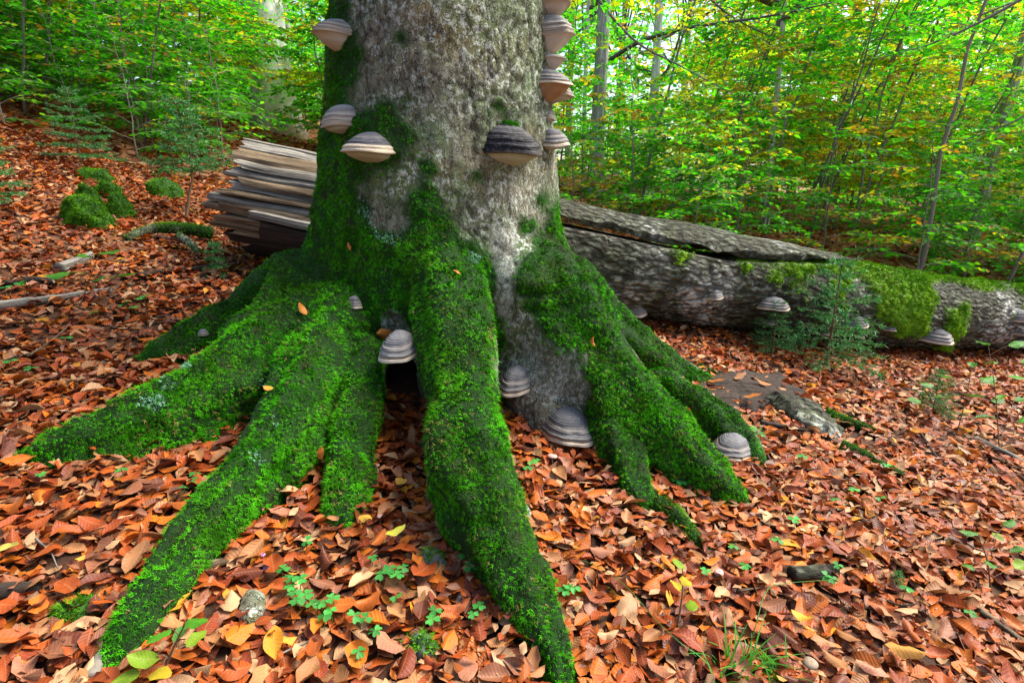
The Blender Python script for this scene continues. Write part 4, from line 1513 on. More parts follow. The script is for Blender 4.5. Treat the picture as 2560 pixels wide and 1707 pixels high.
LAB = {0: ('young_beech', 'leafy young beech'), 1: ('young_beech', 'taller young beech'), 2: ('beech_sapling', 'low leafy beech sapling'), 3: ('young_beech', 'yellowing young beech'),
       4: ('young_beech', 'pale stemmed young beech'), 5: ('beech_sapling', 'small bushy beech sapling'), 6: ('young_beech', 'bright green young beech'), 7: ('beech_sapling', 'yellow flecked beech sapling'), 8: ('beech_sapling', 'bright low beech sapling'), 9: ('young_beech', 'slim leaning pole beech'), 10: ('young_beech', 'thin dark leaning beech')}
CLEAR = [(680, 60, 11.5), (1490, 42, 9.2), (1918, 26, 8.8), (2418, 36, 9.2), (1622, 22, 11), (1850, 18, 10)]   # the trunks that stay in view
def scatter(n, ulo, uhi, ylo, yhi, kinds, where, group, smin_=.85, smax=1.2, mind=.7, seed=1):
    rng = np.random.default_rng(seed)
    placed = []
    tries = 0
    while len(placed) < n and tries < 5000:
        tries += 1
        y = ylo + (yhi - ylo) * rng.random() ** .8
        u = rng.uniform(ulo, uhi)
        x = (u - CX) / F_PX * y * 1.03
        if any(abs(u - a) < w and y < d for a, w, d in CLEAR) or any(math.hypot(x - a, y - b) < mind for a, b in placed):
            continue
        placed.append((x, y))
        k = int(rng.choice(kinds))
        nm, lab = LAB[k]
        near = min(TALL_AT, key=lambda q: math.hypot(q[0] - x, q[1] - y))[2]
        lab = f'{lab} near the {near}'
        plant(PROTO[k], nm, f'{lab}, {where}', 'tree', x, y, rng.uniform(0, 6.28) if k in (2, 5, 7) else rng.uniform(-.6, .6), rng.uniform(smin_, smax), f'{lab}: {group}')
scatter(20, 1400, 2720, 5.3, 8.0, [8, 8, 7, 6, 7], 'beyond the log', 'low growth beyond the log', .65, 1.0, .5, 3)
scatter(22, 1390, 2720, 8.0, 11.5, [0, 3, 3, 8, 0, 3], 'farther beyond the log', 'young growth beyond the log', .75, 1.0, .6, 13)
scatter(18, 1440, 2680, 5.6, 10.0, [9, 10, 10], 'beyond the log', 'leaning poles beyond the log', .9, 1.25, .5, 23)
scatter(24, 1380, 2800, 11.5, 18, [1, 3, 4, 0, 3, 1], 'far beyond the log', 'far thicket beyond the log', 1.0, 1.4, .8, 4)
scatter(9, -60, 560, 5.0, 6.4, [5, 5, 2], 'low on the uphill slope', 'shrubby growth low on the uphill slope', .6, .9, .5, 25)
scatter(7, 880, 1380, 8.0, 13.0, [0, 3, 6, 1], 'behind the old tree', 'young growth behind the old tree', .8, 1.1, .7, 26)
scatter(5, -40, 620, 5.8, 8.0, [10], 'on the uphill slope', 'poles on the uphill slope', .8, 1.1, .6, 24)
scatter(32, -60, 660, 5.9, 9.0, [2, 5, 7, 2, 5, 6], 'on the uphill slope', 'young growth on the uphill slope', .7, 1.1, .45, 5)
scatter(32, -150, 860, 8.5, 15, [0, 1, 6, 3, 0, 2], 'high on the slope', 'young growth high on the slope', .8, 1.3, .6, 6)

# ---- far wood that closes the view
def far_wood():
    rng = np.random.default_rng(5)
    s = Soup()
    for k in range(340):
        u = rng.uniform(-250, 2850)
        y = rng.uniform(17, 42)
        x = (u - CX) / F_PX * y * 1.02
        g = float(G(x, y))
        h = .3 + 10 * rng.random() ** 1.7
        n = 380
        mix = (rng.choice([.1, .35, .7]), rng.choice([0, 0, .08])) if u > 1200 else (rng.choice([.05, .15, .4]), 0)
        V, T, c, _ = crown_cloud(int(rng.integers(1e6)), n, (x, y, g + h), (2.4, 2.4, 1.3), .26, mix, 14, True)
        s.add(V, T, None, c)
    o = link('distant_woodland', s.mesh('distant_woodland', M['foliage'], False))
    tag(o, 'far mass of green and yellow woodland foliage behind everything', 'woodland', None, 'stuff')
far_wood()

# ---- limbs reaching over the log from the grey beech
def leafy_limb(path, r, seed, mix, leaf=.072):
    rng = np.random.default_rng(seed)
    path = smooth_path(path, 16)
    t = np.linspace(0, 1, 16)
    s = Soup()
    V, Q, T = tube(path, r * (1 - .8 * t), 6)
    s.add(V, T, Q)
    L = np.linalg.norm(np.diff(path, axis=0), axis=1).sum()
    P, D, B = [], [], []
    nt = int(L / .11)
    for k in range(nt):
        f = .12 + .88 * k / nt
        q0 = np.array([np.interp(f, t, path[:, j]) for j in range(3)])
        dr = path[min(15, int(f * 15) + 1)] - path[int(f * 15) - 1]
        dr /= np.linalg.norm(dr)
        sd_ = np.cross(dr, (0, 0, 1))
        dd = dr * .6 + sd_ * (1 if k % 2 else -1) * rng.uniform(.5, 1) + np.array([0, 0, rng.normal(-.05, .2)])
        l2 = rng.uniform(.25, .75) * (1.15 - f)
        pp = q0 + dd * np.linspace(0, l2, 4)[:, None]
        pp[:, 2] -= .2 * np.linspace(0, 1, 4) ** 2 * l2
        V, Q, _ = tube(pp, r * .16 * np.linspace(1, .3, 4), 3, False)
        s.add(V, None, Q)
        for q in range(max(3, int(l2 / .04))):
            w = .1 + .9 * rng.random()
            P.append(q0 + dd * l2 * w - np.array([0, 0, .2 * w * w * l2]))
            D.append(dd + np.cross(dd, (0, 0, 1)) * (1 if q % 2 else -1) * .9 + rng.normal(0, .3, 3))
            B.append(k)
    P, D, B = np.array(P), np.array(D), np.array(B)
    R = frames_dir(D, np.array([0, 0, 1.0]) + rng.normal(0, .35, (len(P), 3)))
    V, T = stamp(LEAF6, LEAF6_T, P, R, leaf * (.7 + .5 * rng.random(len(P))))
    return s, make_mesh('crown', V, T, None, M['foliage'], False, np.repeat(leaf_colours(len(P), rng, mix, B), 6, 0))

def overhang(label, pts, r, seed, mix):
    P = np.array([at_y(u, v, y) for u, v, y in pts])
    foot = P[0].copy()
    o = thing('beech_branch', label, 'branch', foot)
    s, cr = leafy_limb(P - foot, r, seed, mix)
    link('limb', s.mesh('limb', M['dark_trunk']), o)
    link('foliage', cr, o)
overhang('bare grey limb arching right from the lichen stained beech', [(1525, 150, 9.4), (1600, 105, 8.6), (1720, 70, 7.8), (1900, 45, 7.2), (2080, 8, 6.6)], .034, 31, (.3, .0))
overhang('thin dark branch slanting down in front of the lichen stained beech', [(1440, -90, 6.2), (1500, 5, 6.0), (1590, 105, 5.8), (1700, 165, 5.6), (1830, 235, 5.4)], .018, 32, (.05, .0))
overhang('leafy green bough hanging in over the thin end of the log', [(2650, -60, 5.0), (2480, 40, 5.0), (2330, 110, 5.1), (2180, 150, 5.3)], .016, 33, (.06, .0))
overhang('drooping leafy bough past the thin end of the log', [(2680, 180, 5.2), (2560, 290, 5.1), (2440, 340, 5.2), (2330, 380, 5.4)], .012, 34, (.08, .0))
overhang('yellow leaved bough high over the log slab', [(1700, -80, 8.2), (1800, 20, 8.0), (1900, 80, 8.0), (2020, 120, 8.2)], .018, 35, (.8, .1))

# ------------------------------------------------------------------ spruces
def spruce(seed, H, whorls=7, per=5, spread=.5, bare=.12, crook=0.0):
    rng = np.random.default_rng(seed)
    wood = Soup()
    t = np.linspace(0, 1, 12)
    stem = np.stack([crook * np.sin(t * 2.6) * H * .12 + rng.normal(0, .002, 12), crook * .05 * H * np.sin(t * 4), H * t - .03], -1)
    V, Q, T = tube(stem, H * .012 * (1 - .85 * t) + .0015, 6)
    wood.add(V, T, Q)
    br = Soup()
    segs = [(stem[8:], 1.0)]
    for w in range(whorls):
        f = bare + (1 - bare) * (w + .3) / whorls
        p0 = np.array([np.interp(f, t, stem[:, k]) for k in range(3)])
        a0 = rng.uniform(0, 6)
        for b in range(per):
            az = a0 + b * 2 * math.pi / per + rng.normal(0, .25)
            L = spread * H * (1.08 - f) ** .8 * rng.uniform(.7, 1.1)
            u = np.linspace(0, 1, 6)
            rise = -.12 + .75 * f + rng.normal(0, .08)
            path = p0 + np.stack([np.cos(az) * u * L, np.sin(az) * u * L, L * (rise * u - .18 * u * u + .10 * u ** 3)], -1)
            V, Q, T = tube(path, np.linspace(H * .0045, .0009, 6), 4, False)
            br.add(V, None, Q)
            segs.append((path, L))
            d0 = np.array([math.cos(az), math.sin(az), 0])
            sd_ = np.array([-d0[1], d0[0], 0])
            n = max(3, int(L / .038))
            for k in range(n):
                ft = .2 + .78 * k / n
                q0 = np.array([np.interp(ft, u, path[:, j]) for j in range(3)])
                l2 = L * .42 * (1.1 - ft) * rng.uniform(.7, 1.2) + .012
                dd = d0 * .75 + sd_ * (1 if k % 2 else -1) * .75 + np.array([0, 0, rng.normal(-.02, .1)])
                pp = q0 + dd * np.linspace(0, l2, 3)[:, None]
                V, Q, T = tube(pp, .0010, 3, False)
                br.add(V, None, Q)
                segs.append((pp, l2))
    P, D = [], []
    for pp, L in segs:
        ln = np.linalg.norm(np.diff(pp, axis=0), axis=1).sum()
        n = max(6, int(ln / .0042))
        w = np.linspace(0, 1, len(pp))
        f = rng.random(n)
        q = np.stack([np.interp(f, w, pp[:, k]) for k in range(3)], -1)
        dr = pp[-1] - pp[0]
        dr = dr / (np.linalg.norm(dr) + 1e-9)
        rnd = rng.normal(size=(n, 3)) * np.array([1, 1, .7])
        rnd -= (rnd @ dr)[:, None] * dr
        rnd /= np.linalg.norm(rnd, axis=1, keepdims=True)
        P.append(q)
        D.append(dr * .75 + rnd * .8)
    P, D = np.concatenate(P), np.concatenate(D)
    R = frames_dir(D, rng.normal(size=(len(P), 3)))
    V, T = stamp([(-.11, 0, 0), (.11, 0, 0), (.07, 1, 0), (-.07, 1, 0)], [(0, 1, 2), (0, 2, 3)], P, R, (.020 * (.7 + .5 * rng.random(len(P)))))
    c = np.array([.028, .150, .040]) * (.6 + .9 * rng.random((len(P), 1))) + rng.random((len(P), 1)) * np.array([.012, .03, .0])
    return wood.mesh('trunk', M['spruce_stem']), br.mesh('branches', M['spruce_stem']), make_mesh('needles', V, T, None, M['needles'], False, np.repeat(c, 4, 0))

SPR = [spruce(1, .60, 8, 5, .60, .16), spruce(2, .62, 8, 5, .50, .42, 1.0), spruce(3, .24, 5, 5, .45, .12)]
def put_spruce(k, u, v, hpx, label, rz=0.0, y=None):
    p = gpt(u, v) if y is None else None
    if y is not None:
        q = at_y(u, v, y)
        p = np.array([q[0], q[1], float(G(q[0], q[1]))])
    H0 = (.60, .62, .24)[k]
    s = px(hpx, p) / H0
    o = thing('spruce_sapling', label, 'spruce', p, None, rz)
    o.scale = (s, s, s)
    tr = link('trunk', SPR[k][0], o)
    link('branches', SPR[k][1], tr)
    link('needles', SPR[k][2], o)
put_spruce(0, 2065, 915, 285, 'blue green spruce sapling standing before the fallen log', .3)
put_spruce(0, 1930, 885, 145, 'smaller spruce sapling close to the fallen log, left of bigger spruce', 2.0)
put_spruce(0, 2330, 1035, 125, 'low bushy spruce seedling in front of the thin end of the log', 1.1)
put_spruce(1, 458, 552, 300, 'spruce sapling with crooked bare stem by the broken log end', .4)
put_spruce(0, 205, 415, 190, 'dark spruce sapling on the slope behind the mossy mounds', 1.7)
put_spruce(0, -25, 520, 230, 'dark spruce boughs at the edge of the uphill slope', .9)
put_spruce(2, 545, 690, 100, 'tiny spruce seedling in front of the broken log end', .5)
put_spruce(2, 2236, 1480, 70, 'tiny spruce seedling among brown leaves on open floor', 1.5)

# ------------------------------------------------------------------ mossy mounds and stones
def lump(name, label, cat, u, v, wpx, hpx, seed, moss=1.0, group=None, rock=(.05, .05, .055)):
    p = gpt(u, v)
    w, h = px(wpx, p) / 2, px(hpx, p)
    nu, nv = 30, 16
    th = np.linspace(0, 2 * np.pi, nu, endpoint=False)
    ph = np.linspace(-.35, np.pi / 2 - .02, nv)
    TH, PH = np.meshgrid(th, ph, indexing='ij')
    V = np.stack([np.cos(TH) * np.cos(PH) * w, np.sin(TH) * np.cos(PH) * w * .8, np.sin(PH) * h], -1).reshape(-1, 3)
    V *= (1 + .42 * fbm(V + seed, 2.0 / w, 4, seed))[:, None]
    i = np.arange(nu)[:, None] * nv
    i2 = (np.arange(nu)[:, None] + 1) % nu * nv
    j = np.arange(nv - 1)[None]
    Q = np.stack([i + j, i2 + j, i2 + j + 1, i + j + 1], -1).reshape(-1, 4)
    N = vert_normals(V, Q)
    mk = np.clip(moss * 1.4 + fbm(V + seed, 3 / w, 2, seed) * .9 - .4 + N[:, 2] * .5, 0, 1) if moss < 1 else np.ones(len(V))
    o = thing(name, label, cat, p, group)
    b = link('stone', make_mesh('stone', V, None, Q, M['stone'], True, extra={'moss': mk}), o)
    mm = moss_sprigs(V, Q, N, mk, 60000, .016, np.zeros(3), (np.array([.03, .12, .006]), np.array([.11, .30, .014]), np.array([.14, .2, .03])), seed, .3, .8)
    if mm:
        link('moss', mm, o)['kind'] = 'stuff'
    return o

def mat_stone():
    m = Mat('dark_stone')
    v = m.coord()
    c = m.mix(m.noise(v, 12, 5), (.035, .036, .04), (.13, .13, .14))
    c = m.mix(m.attr('moss', 'Fac'), c, (.02, .07, .006))
    return m.done(m.principled(c, .8, m.bump(m.noise(v, 30, 5), .8, .01), .3))
M['stone'] = mat_stone()
for k, a in enumerate([(219, 560, 120, 62, 'broad bright green mossy mound, largest on the uphill litter'), (223, 515, 62, 48, 'rounded mossy mound just behind the largest mound'),
                       (300, 540, 64, 48, 'mossy mound beside the largest mound, toward crooked spruce'), (272, 490, 60, 34, 'low mossy hump behind the mound pair'),
                       (410, 492, 84, 46, 'mossy mound beside the crooked stemmed spruce'), (236, 450, 78, 26, 'long low mossy hump farthest up the litter slope')]):
    lump('mossy_mound', a[4], 'mound', a[0], a[1], a[2], a[3], 200 + k)
lump('mossy_stone', 'dark stone half covered in moss beside the front root', 'stone', 1083, 1420, 62, 52, 220, .45)
lump('mossy_stone', 'dark mossy stone among clover near the lower front root', 'stone', 1056, 1625, 90, 40, 221, .35)
lump('moss_tuft', 'small dark tuft of moss growing beside the front left root', 'moss', 200, 1530, 100, 34, 222)
lump('moss_tuft', 'small moss tuft beside the grass blades', 'moss', 1915, 1672, 55, 26, 223)

# ------------------------------------------------------------------ sticks, branches, bark
def stick(name, label, cat, pix, rpx, mat, seed, lift=.6, mossy=0.0, sides=9, n=26, group=None):
    P = np.array([gpt(q[0], q[1], q[2] if len(q) > 2 else 0.0) for q in pix])
    r0 = px(rpx[0], P[0])
    r1 = px(rpx[1], P[-1])
    path = smooth_path(P, n)
    rad = np.linspace(r0, r1, n)
    path[:, 2] += rad * lift + .018
    rng = np.random.default_rng(seed)
    V, Q, T = tube(path, rad, sides)
    nn = len(V)
    V = V + (fbm(V, .35 / max(r0, .004), 3, seed) * r0 * .35)[:, None] * np.array([.6, .6, 1])
    base = P[0].copy()
    o = thing(name, label, cat, base, group)
    along = np.concatenate([np.repeat(np.linspace(0, 1, n), sides), [0, 1]]) * np.linalg.norm(P[-1] - P[0])
    lv_ = np.stack([along, np.concatenate([np.tile(np.arange(sides), n), [0, 0]]) * r0 * .7, np.full(nn, seed * .37)], -1)
    mk = np.clip(np.full(nn, mossy) * 1.6 + fbm(V, 10, 2, seed) * .7 - .3, 0, 1) if mossy else np.zeros(nn)
    link('wood', make_mesh('wood', V - base, T, Q, M[mat], True, luv=lv_, extra={'moss': mk, 'bare': np.zeros(nn), 'pale': np.zeros(nn), 'crack': np.zeros(nn)}), o)
    if mossy:
        N = vert_normals(V, Q)
        mm = moss_sprigs(V - base, Q, N, mk * np.clip(N[:, 2] + .6, 0, 1), 60000, .015, np.zeros(3), (np.array([.03, .12, .006]), np.array([.10, .29, .014]), np.array([.14, .2, .03])), seed, .2, .9)
        if mm:
            link('moss', mm, o)['kind'] = 'stuff'
    return o
stick('fallen_branch', 'long pale split stick lying on leaves uphill of the long left root', 'stick', [(-20, 785), (130, 762), (280, 738)], (13, 7), 'wood_grey', 1, .5)
stick('fallen_branch', 'dark weathered branch piece lying at the uphill litter edge', 'stick', [(15, 728), (80, 716), (145, 722)], (11, 8), 'wood_dark', 2)
stick('fallen_branch', 'dark stick lying before the tiny spruce seedling', 'stick', [(345, 703), (430, 690), (525, 678)], (8, 5), 'wood_dark', 3)
stick('fallen_branch', 'thin brown stick near the broken log end', 'stick', [(320, 722), (400, 722), (500, 705)], (4, 3), 'wood_brown', 4)
stick('grey_branch_stub', 'stubby grey wood piece behind the green seedling uphill', 'stick', [(150, 690), (190, 672), (228, 655)], (14, 10), 'wood_grey', 5)
stick('mossy_branch', 'arched mossy grey branch beside the broken log end', 'branch', [(316, 612, -.02), (370, 590, .02), (440, 585, .05), (530, 600, .02)], (9, 15), 'bark', 6, .6, .55)
stick('mossy_branch', 'short forked mossy branch leaning on the arched branch', 'branch', [(448, 600, .05), (480, 622, .03), (500, 648, 0)], (9, 8), 'bark', 7, .6, .5)
stick('mossy_root', 'bright mossy root tip running out below the right root', 'root', [(1625, 1262, .0), (1690, 1310, .01), (1735, 1360, .0), (1765, 1400, -.02)], (24, 15), 'bark', 8, .2, 1.0)
stick('mossy_root', 'thin mossy root in leaves right of the grey root fungus', 'root', [(2100, 1130), (2170, 1160, .0), (2225, 1190), (2285, 1225, -.01)], (18, 10), 'bark', 9, .1, .9)
stick('mossy_root', 'mossy strip of root beyond the peeled bark', 'root', [(2060, 1045), (2130, 1070), (2205, 1100)], (13, 9), 'bark', 10, .1, .9)
stick('mossy_root', 'small mossy root stub at the end of the back root', 'root', [(1740, 930), (1790, 948), (1815, 955)], (13, 8), 'bark', 11, .2, 1.0)
stick('bark_log_piece', 'short black and white bark covered branch piece on open litter', 'stick', [(1975, 1452), (2030, 1450), (2085, 1446)], (18, 15), 'log', 12, .5)
stick('fallen_branch', 'dark rotten wood chunk lying at the foot of leaves by the front left root', 'stick', [(-20, 1512), (50, 1498), (108, 1490)], (26, 14), 'wood_dark', 13, .3)
stick('grey_root_stub', 'bare grey root end at the tip of the front left root', 'root', [(282, 1590), (265, 1650), (235, 1720)], (14, 22), 'stem', 14, .2)
stick('wood_fragment', 'rotten yellowish wood fragment beside the front left root', 'wood', [(488, 1440), (530, 1432), (582, 1418)], (13, 8), 'wood_brown', 15, .4)
stick('fallen_branch', 'dark stick lying below the peeled bark piece', 'stick', [(1900, 1068), (1960, 1080), (2030, 1092)], (7, 5), 'wood_dark', 16)
stick('wood_fragment', 'short upright grey splinter beside the front root', 'wood', [(1146, 1545), (1150, 1520), (1152, 1492)], (12, 8), 'wood_grey', 17, .3)
stick('wood_fragment', 'pale short wood chip on the litter below the clover', 'wood', [(860, 1592), (895, 1590), (930, 1582)], (5, 4), 'wood_grey', 18)
stick('fallen_branch', 'pale broken stick at the far litter past the spruce seedling', 'stick', [(2430, 1110), (2500, 1140), (2580, 1180)], (8, 6), 'wood_grey', 19)
stick('fallen_branch', 'brown stick crossing leaves at the downhill litter edge', 'stick', [(2440, 1540), (2510, 1590), (2580, 1640)], (9, 7), 'wood_brown', 20)

# twigs on the litter
TWIGS = [[(268, 1500), (285, 1560), (275, 1610), (258, 1640)], [(95, 1370), (130, 1400), (150, 1440)], [(2140, 1305), (2200, 1345), (2270, 1402)], [(2300, 1100), (2350, 1170), (2420, 1220)], [(2350, 1210), (2380, 1230), (2335, 1255)],
         [(1840, 1495), (1900, 1488), (1945, 1478)], [(1490, 1510), (1530, 1490), (1570, 1475)], [(1660, 1170), (1670, 1130), (1690, 1100)], [(80, 905), (130, 870), (170, 833)], [(20, 920), (60, 905), (115, 893)],
         [(580, 780), (640, 760), (690, 740)], [(1800, 1575), (1850, 1590), (1920, 1575)], [(2180, 1500), (2240, 1530), (2300, 1525)], [(2050, 1330), (2080, 1290), (2130, 1270)], [(2380, 1350), (2440, 1390), (2500, 1385)],
         [(1540, 1360), (1560, 1400), (1550, 1440)], [(700, 1660), (740, 1640), (790, 1615)], [(1240, 1640), (1280, 1680), (1330, 1700)], [(1190, 1620), (1230, 1650), (1250, 1700)], [(2010, 1190), (2060, 1185), (2110, 1190)],
         [(160, 1010), (200, 1020), (260, 1010)], [(1900, 1640), (1950, 1650), (2010, 1690)]]
for k, q in enumerate(TWIGS):
    near = 'among leaves in the open litter downhill of the roots' if q[0][0] > 1450 else ('on leaves beside the left roots' if q[0][0] < 700 else 'on leaves around the front roots')
    stick('twig', 'thin crooked twig lying ' + near, 'twig', q, (3.2, 1.8), ['wood_dark', 'wood_grey', 'wood_brown'][k % 3], 400 + k, 2.2, 0, 5, 14, 'twigs ' + near)

def plate(name, label, cat, poly, thick, mat, seed, wave=.02, lift=.02, jag=7.0):
    """a curved ragged slab of bark or wood whose outline lies on the ground"""
    poly = np.asarray(poly, float)
    n = 140
    cl = np.concatenate([poly, poly[:1]])
    s = np.concatenate([[0], np.cumsum(np.hypot(*np.diff(cl, axis=0).T))])
    t = np.linspace(0, s[-1], n, endpoint=False)
    O = np.stack([np.interp(t, s, cl[:, 0]), np.interp(t, s, cl[:, 1])], -1)
    c = O.mean(0)
    nz = fbm(np.stack([O[:, 0] * .05, O[:, 1] * .09, 0 * t + seed], -1), 1, 4, seed)
    d = O - c
    O = O + d / (np.linalg.norm(d, axis=1, keepdims=True)) * (nz * jag)[:, None]
    rings = [1.0, .97, .9, .8, .68, .55, .42, .28, .14]
    top = []
    for k, q in enumerate(rings):
        P = np.array([gpt(*(c + (o - c) * q)) for o in O])
        hump = lift + thick * (1 if k else .2) + wave * (1 - q * q)
        P[:, 2] += hump + fbm(P * np.array([9, 26, 9]), 1, 3, seed) * .026 * (1 if k else .3)
        top.append(P)
    bot = top[0] - np.array([0, 0, lift + .03])
    V = np.concatenate([bot] + top + [top[-1].mean(0, keepdims=True)])
    j = np.arange(n)
    j2 = (j + 1) % n
    Q = np.concatenate([np.stack([k * n + j, k * n + j2, (k + 1) * n + j2, (k + 1) * n + j], -1) for k in range(len(rings))])
    T = np.stack([len(rings) * n + j, len(rings) * n + j2, np.full(n, len(V) - 1)], -1)
    base = V.mean(0)
    rel_ = V - base
    dirx = gpt(*poly[np.argmax(poly[:, 0])]) - gpt(*poly[np.argmin(poly[:, 0])])
    dirx /= np.linalg.norm(dirx)
    al = rel_ @ dirx
    z = np.zeros(len(V))
    me = make_mesh(name, rel_, T, Q, M[mat], True, luv=np.stack([al, rel_[:, 1] - al * dirx[1], z], -1), extra={'moss': z, 'bare': z, 'pale': z, 'crack': z})
    tag(link(name, me, None, base), label, cat)
plate('bark_slab', 'dark decayed bark slab with a pale worn patch beside the right root', 'bark', [(1660, 950), (1790, 938), (1930, 934), (1965, 952), (1990, 975), (2020, 996), (1960, 1010), (1895, 1030), (1804, 1036), (1740, 1020), (1700, 1000)], .012, 'wood_dark', 3, .025, .012, 14)
plate('bark_piece', 'peeled grey and white bark piece overlapping the dark slab', 'bark', [(1895, 990), (1945, 1000), (2030, 1020), (2085, 1068), (2120, 1098), (2085, 1104), (2030, 1086), (1942, 1034)], .012, 'log', 4, .035, .02, 6)
plate('bark_chip', 'pale grey bark chip lying on soil behind the green seedling', 'bark', [(610, 1500), (660, 1505), (675, 1560), (640, 1585), (600, 1560)], .004, 'bark', 6, .004, .012, 9)

# ------------------------------------------------------------------ seedlings with big green leaves
GL = [beech_leaf(8, 5, 800 + k, .12, .22, .2) for k in range(6)]
GL_M = [make_mesh('leaf', v, t, None, M['green_leaf'], True, None, u) for v, t, u in GL]
def leaf_obj(name, mesh, parent, pos, size, yaw, pitch, roll, colr, wide=1.0):
    o = link(name, mesh, parent, pos)
    o.rotation_euler = (pitch, roll, yaw)
    o.scale = (size * wide, size, size)
    o.color = (*colr, 1)
    return o

def seedling(label, foot, pts, seed, ylift, cols, size_px):
    rng = random.Random(seed)
    f = gpt(*foot)
    o = thing('beech_seedling', label, 'seedling', f)
    tips = [at_y(u, v, f[1] + dy) for u, v, dy in pts]
    top = max(tips, key=lambda p: p[2])
    path = smooth_path([(0, 0, -.01), (top - f) * .5 + np.array([.006, 0, .01]), (top - f)], 10)
    V, Q, T = tube(path, np.linspace(.0028, .0012, 10), 6)
    st = link('stem', make_mesh('stem', V, T, Q, M['spruce_stem']), o)
    for k, p in enumerate(tips):
        rel = p - f
        q = path[int(np.argmin(np.linalg.norm(path - rel * np.array([.4, .6, .95]), axis=1)))]
        V, Q, _ = tube(np.stack([q, (q + rel) / 2 + np.array([0, 0, .006]), rel]), .0009, 4, False)
        link('petiole', make_mesh('petiole', V, None, Q, M['spruce_stem']), st)
        d = rel - q
        yaw = math.atan2(-d[0], d[1]) + rng.uniform(-.25, .25)
        s = px(size_px, p) * rng.uniform(.85, 1.15)
        leaf_obj('leaf', GL_M[k % 6], o, rel + np.array([d[0], d[1], 0]) / (np.linalg.norm(d[:2]) + 1e-6) * s * .4, s, yaw, rng.uniform(-.1, .35), rng.uniform(-.4, .4), cols[k % len(cols)], 1.05)
g_a, g_b, g_y, g_yg = (.055, .30, .012), (.04, .22, .02), (.50, .40, .02), (.20, .36, .015)
seedling('bright green and yellow beech seedling beside the front left root', (392, 1700), [(470, 1545, -.02), (420, 1570, -.03), (440, 1598, .02), (468, 1610, .02), (392, 1640, -.01), (408, 1658, -.03), (345, 1680, -.03)], 1, 0, [g_a, g_a, g_b, g_yg, g_yg, g_y, g_yg], 68)
seedling('green beech seedling on the uphill litter beyond the long root', (190, 785), [(170, 685, 0), (206, 678, -.02), (226, 640, .03), (230, 700, .02), (300, 690, .05), (260, 690, .0), (250, 630, .06)], 2, 0, [g_a, g_b], 46)
seedling('thin beech seedling on the downhill litter with pale green leaves', (2480, 1480), [(2440, 1330, 0), (2490, 1345, .04), (2530, 1375, .0), (2470, 1400, -.03), (2540, 1420, .03), (2430, 1410, -.02), (2515, 1310, .05)], 3, 0, [g_b, g_yg, g_b], 46)
seedling('young beech seedling with dark green leaves before the thin log end', (2390, 1090), [(2330, 960, 0), (2380, 940, .05), (2430, 915, .1), (2360, 990, 0), (2420, 985, .05), (2460, 950, .1), (2480, 1000, .05), (2300, 1000, 0), (2440, 1040, 0)], 4, 0, [g_b, g_a], 42)
seedling('beech seedling with arching green leaves beside the log thin end', (2500, 1130), [(2480, 900, .1), (2520, 940, .1), (2555, 900, .15), (2540, 1000, .1), (2500, 990, .0), (2550, 1050, .1), (2470, 860, .2), (2530, 860, .2)], 5, 0, [g_b, g_a, g_a], 44)
seedling('slim yellow leaved seedling standing above the grass tuft', (1690, 1580), [(1712, 1440, .0), (1722, 1500, -.02), (1700, 1475, .02), (1706, 1420, .02)], 6, 0, [g_y, g_yg], 44)

# ------------------------------------------------------------------ wood sorrel
def sorrel_mesh(seed):
    rng = np.random.default_rng(seed)
    s = Soup()
    V, Q, T = tube(np.stack([(0, 0, -.02), (.003, .002, .01), (0, 0, .03)]), .0007, 4, False)
    st = make_mesh('stalk', V, None, Q, M['herb'], True, np.tile((.10, .16, .03), (len(V), 1)))
    out = []
    bv = np.array([(0, 0, 0), (.38, .30, .05), (.52, .72, .02), (.30, .98, -.04), (0, .80, -.02), (-.30, .98, -.04), (-.52, .72, .02), (-.38, .30, .05)])
    bt = np.array([(0, 1, 2), (0, 2, 3), (0, 3, 4), (0, 4, 5), (0, 5, 6), (0, 6, 7)])
    for k in range(3):
        a = np.array([k * 2.094 + rng.normal(0, .12)])
        R = frames(a, np.array([-.12 + rng.normal(0, .18)]), np.array([rng.normal(0, .12)]))
        V, T = stamp(bv, bt, np.array([[0, 0, .03]]), R, np.array([.0135]))
        c = np.array([.05, .26, .045]) * rng.uniform(.75, 1.35)
        out.append(make_mesh('leaflet', V, T, None, M['herb'], False, np.tile(c, (8, 1))))
    return st, out
SORREL = [sorrel_mesh(k) for k in range(5)]
def sorrel(u, v, where, s=1.0):
    p = gpt(u, v, .012)
    o = thing('wood_sorrel', 'three leaved green wood sorrel ' + where, 'wood sorrel', p, 'wood sorrel ' + where, random.uniform(0, 6.28))
    s *= random.uniform(1.0, 1.5)
    o.scale = (s, s, s)
    st, lf = random.choice(SORREL)
    link('stalk', st, o)
    for l in lf:
        link('leaflet', l, o)
for c in [(724, 1470), (741, 1514), (757, 1487), (785, 1542), (807, 1542), (829, 1556), (815, 1575), (730, 1500), (748, 1540), (712, 1455), (770, 1525), (835, 1530), (735, 1480)]:
    sorrel(*c, 'in the clump before the hollow')
for c in [(890, 1575), (917, 1578), (956, 1473), (995, 1473), (992, 1522), (978, 1456), (934, 1420), (1083, 1586), (900, 1663), (1089, 1561), (771, 1383), (940, 1610), (1010, 1450)]:
    sorrel(*c, 'scattered between the two front roots')
for c in [(1163, 1420), (1194, 1431), (1177, 1453), (1125, 1332), (1199, 1547), (1183, 1564), (1180, 1405), (1205, 1420)]:
    sorrel(*c, 'close against the front root')
for c in [(486, 1227), (464, 1246), (495, 1215), (110, 1213), (310, 1205), (343, 1611), (505, 1235)]:
    sorrel(*c, 'between the two left roots')
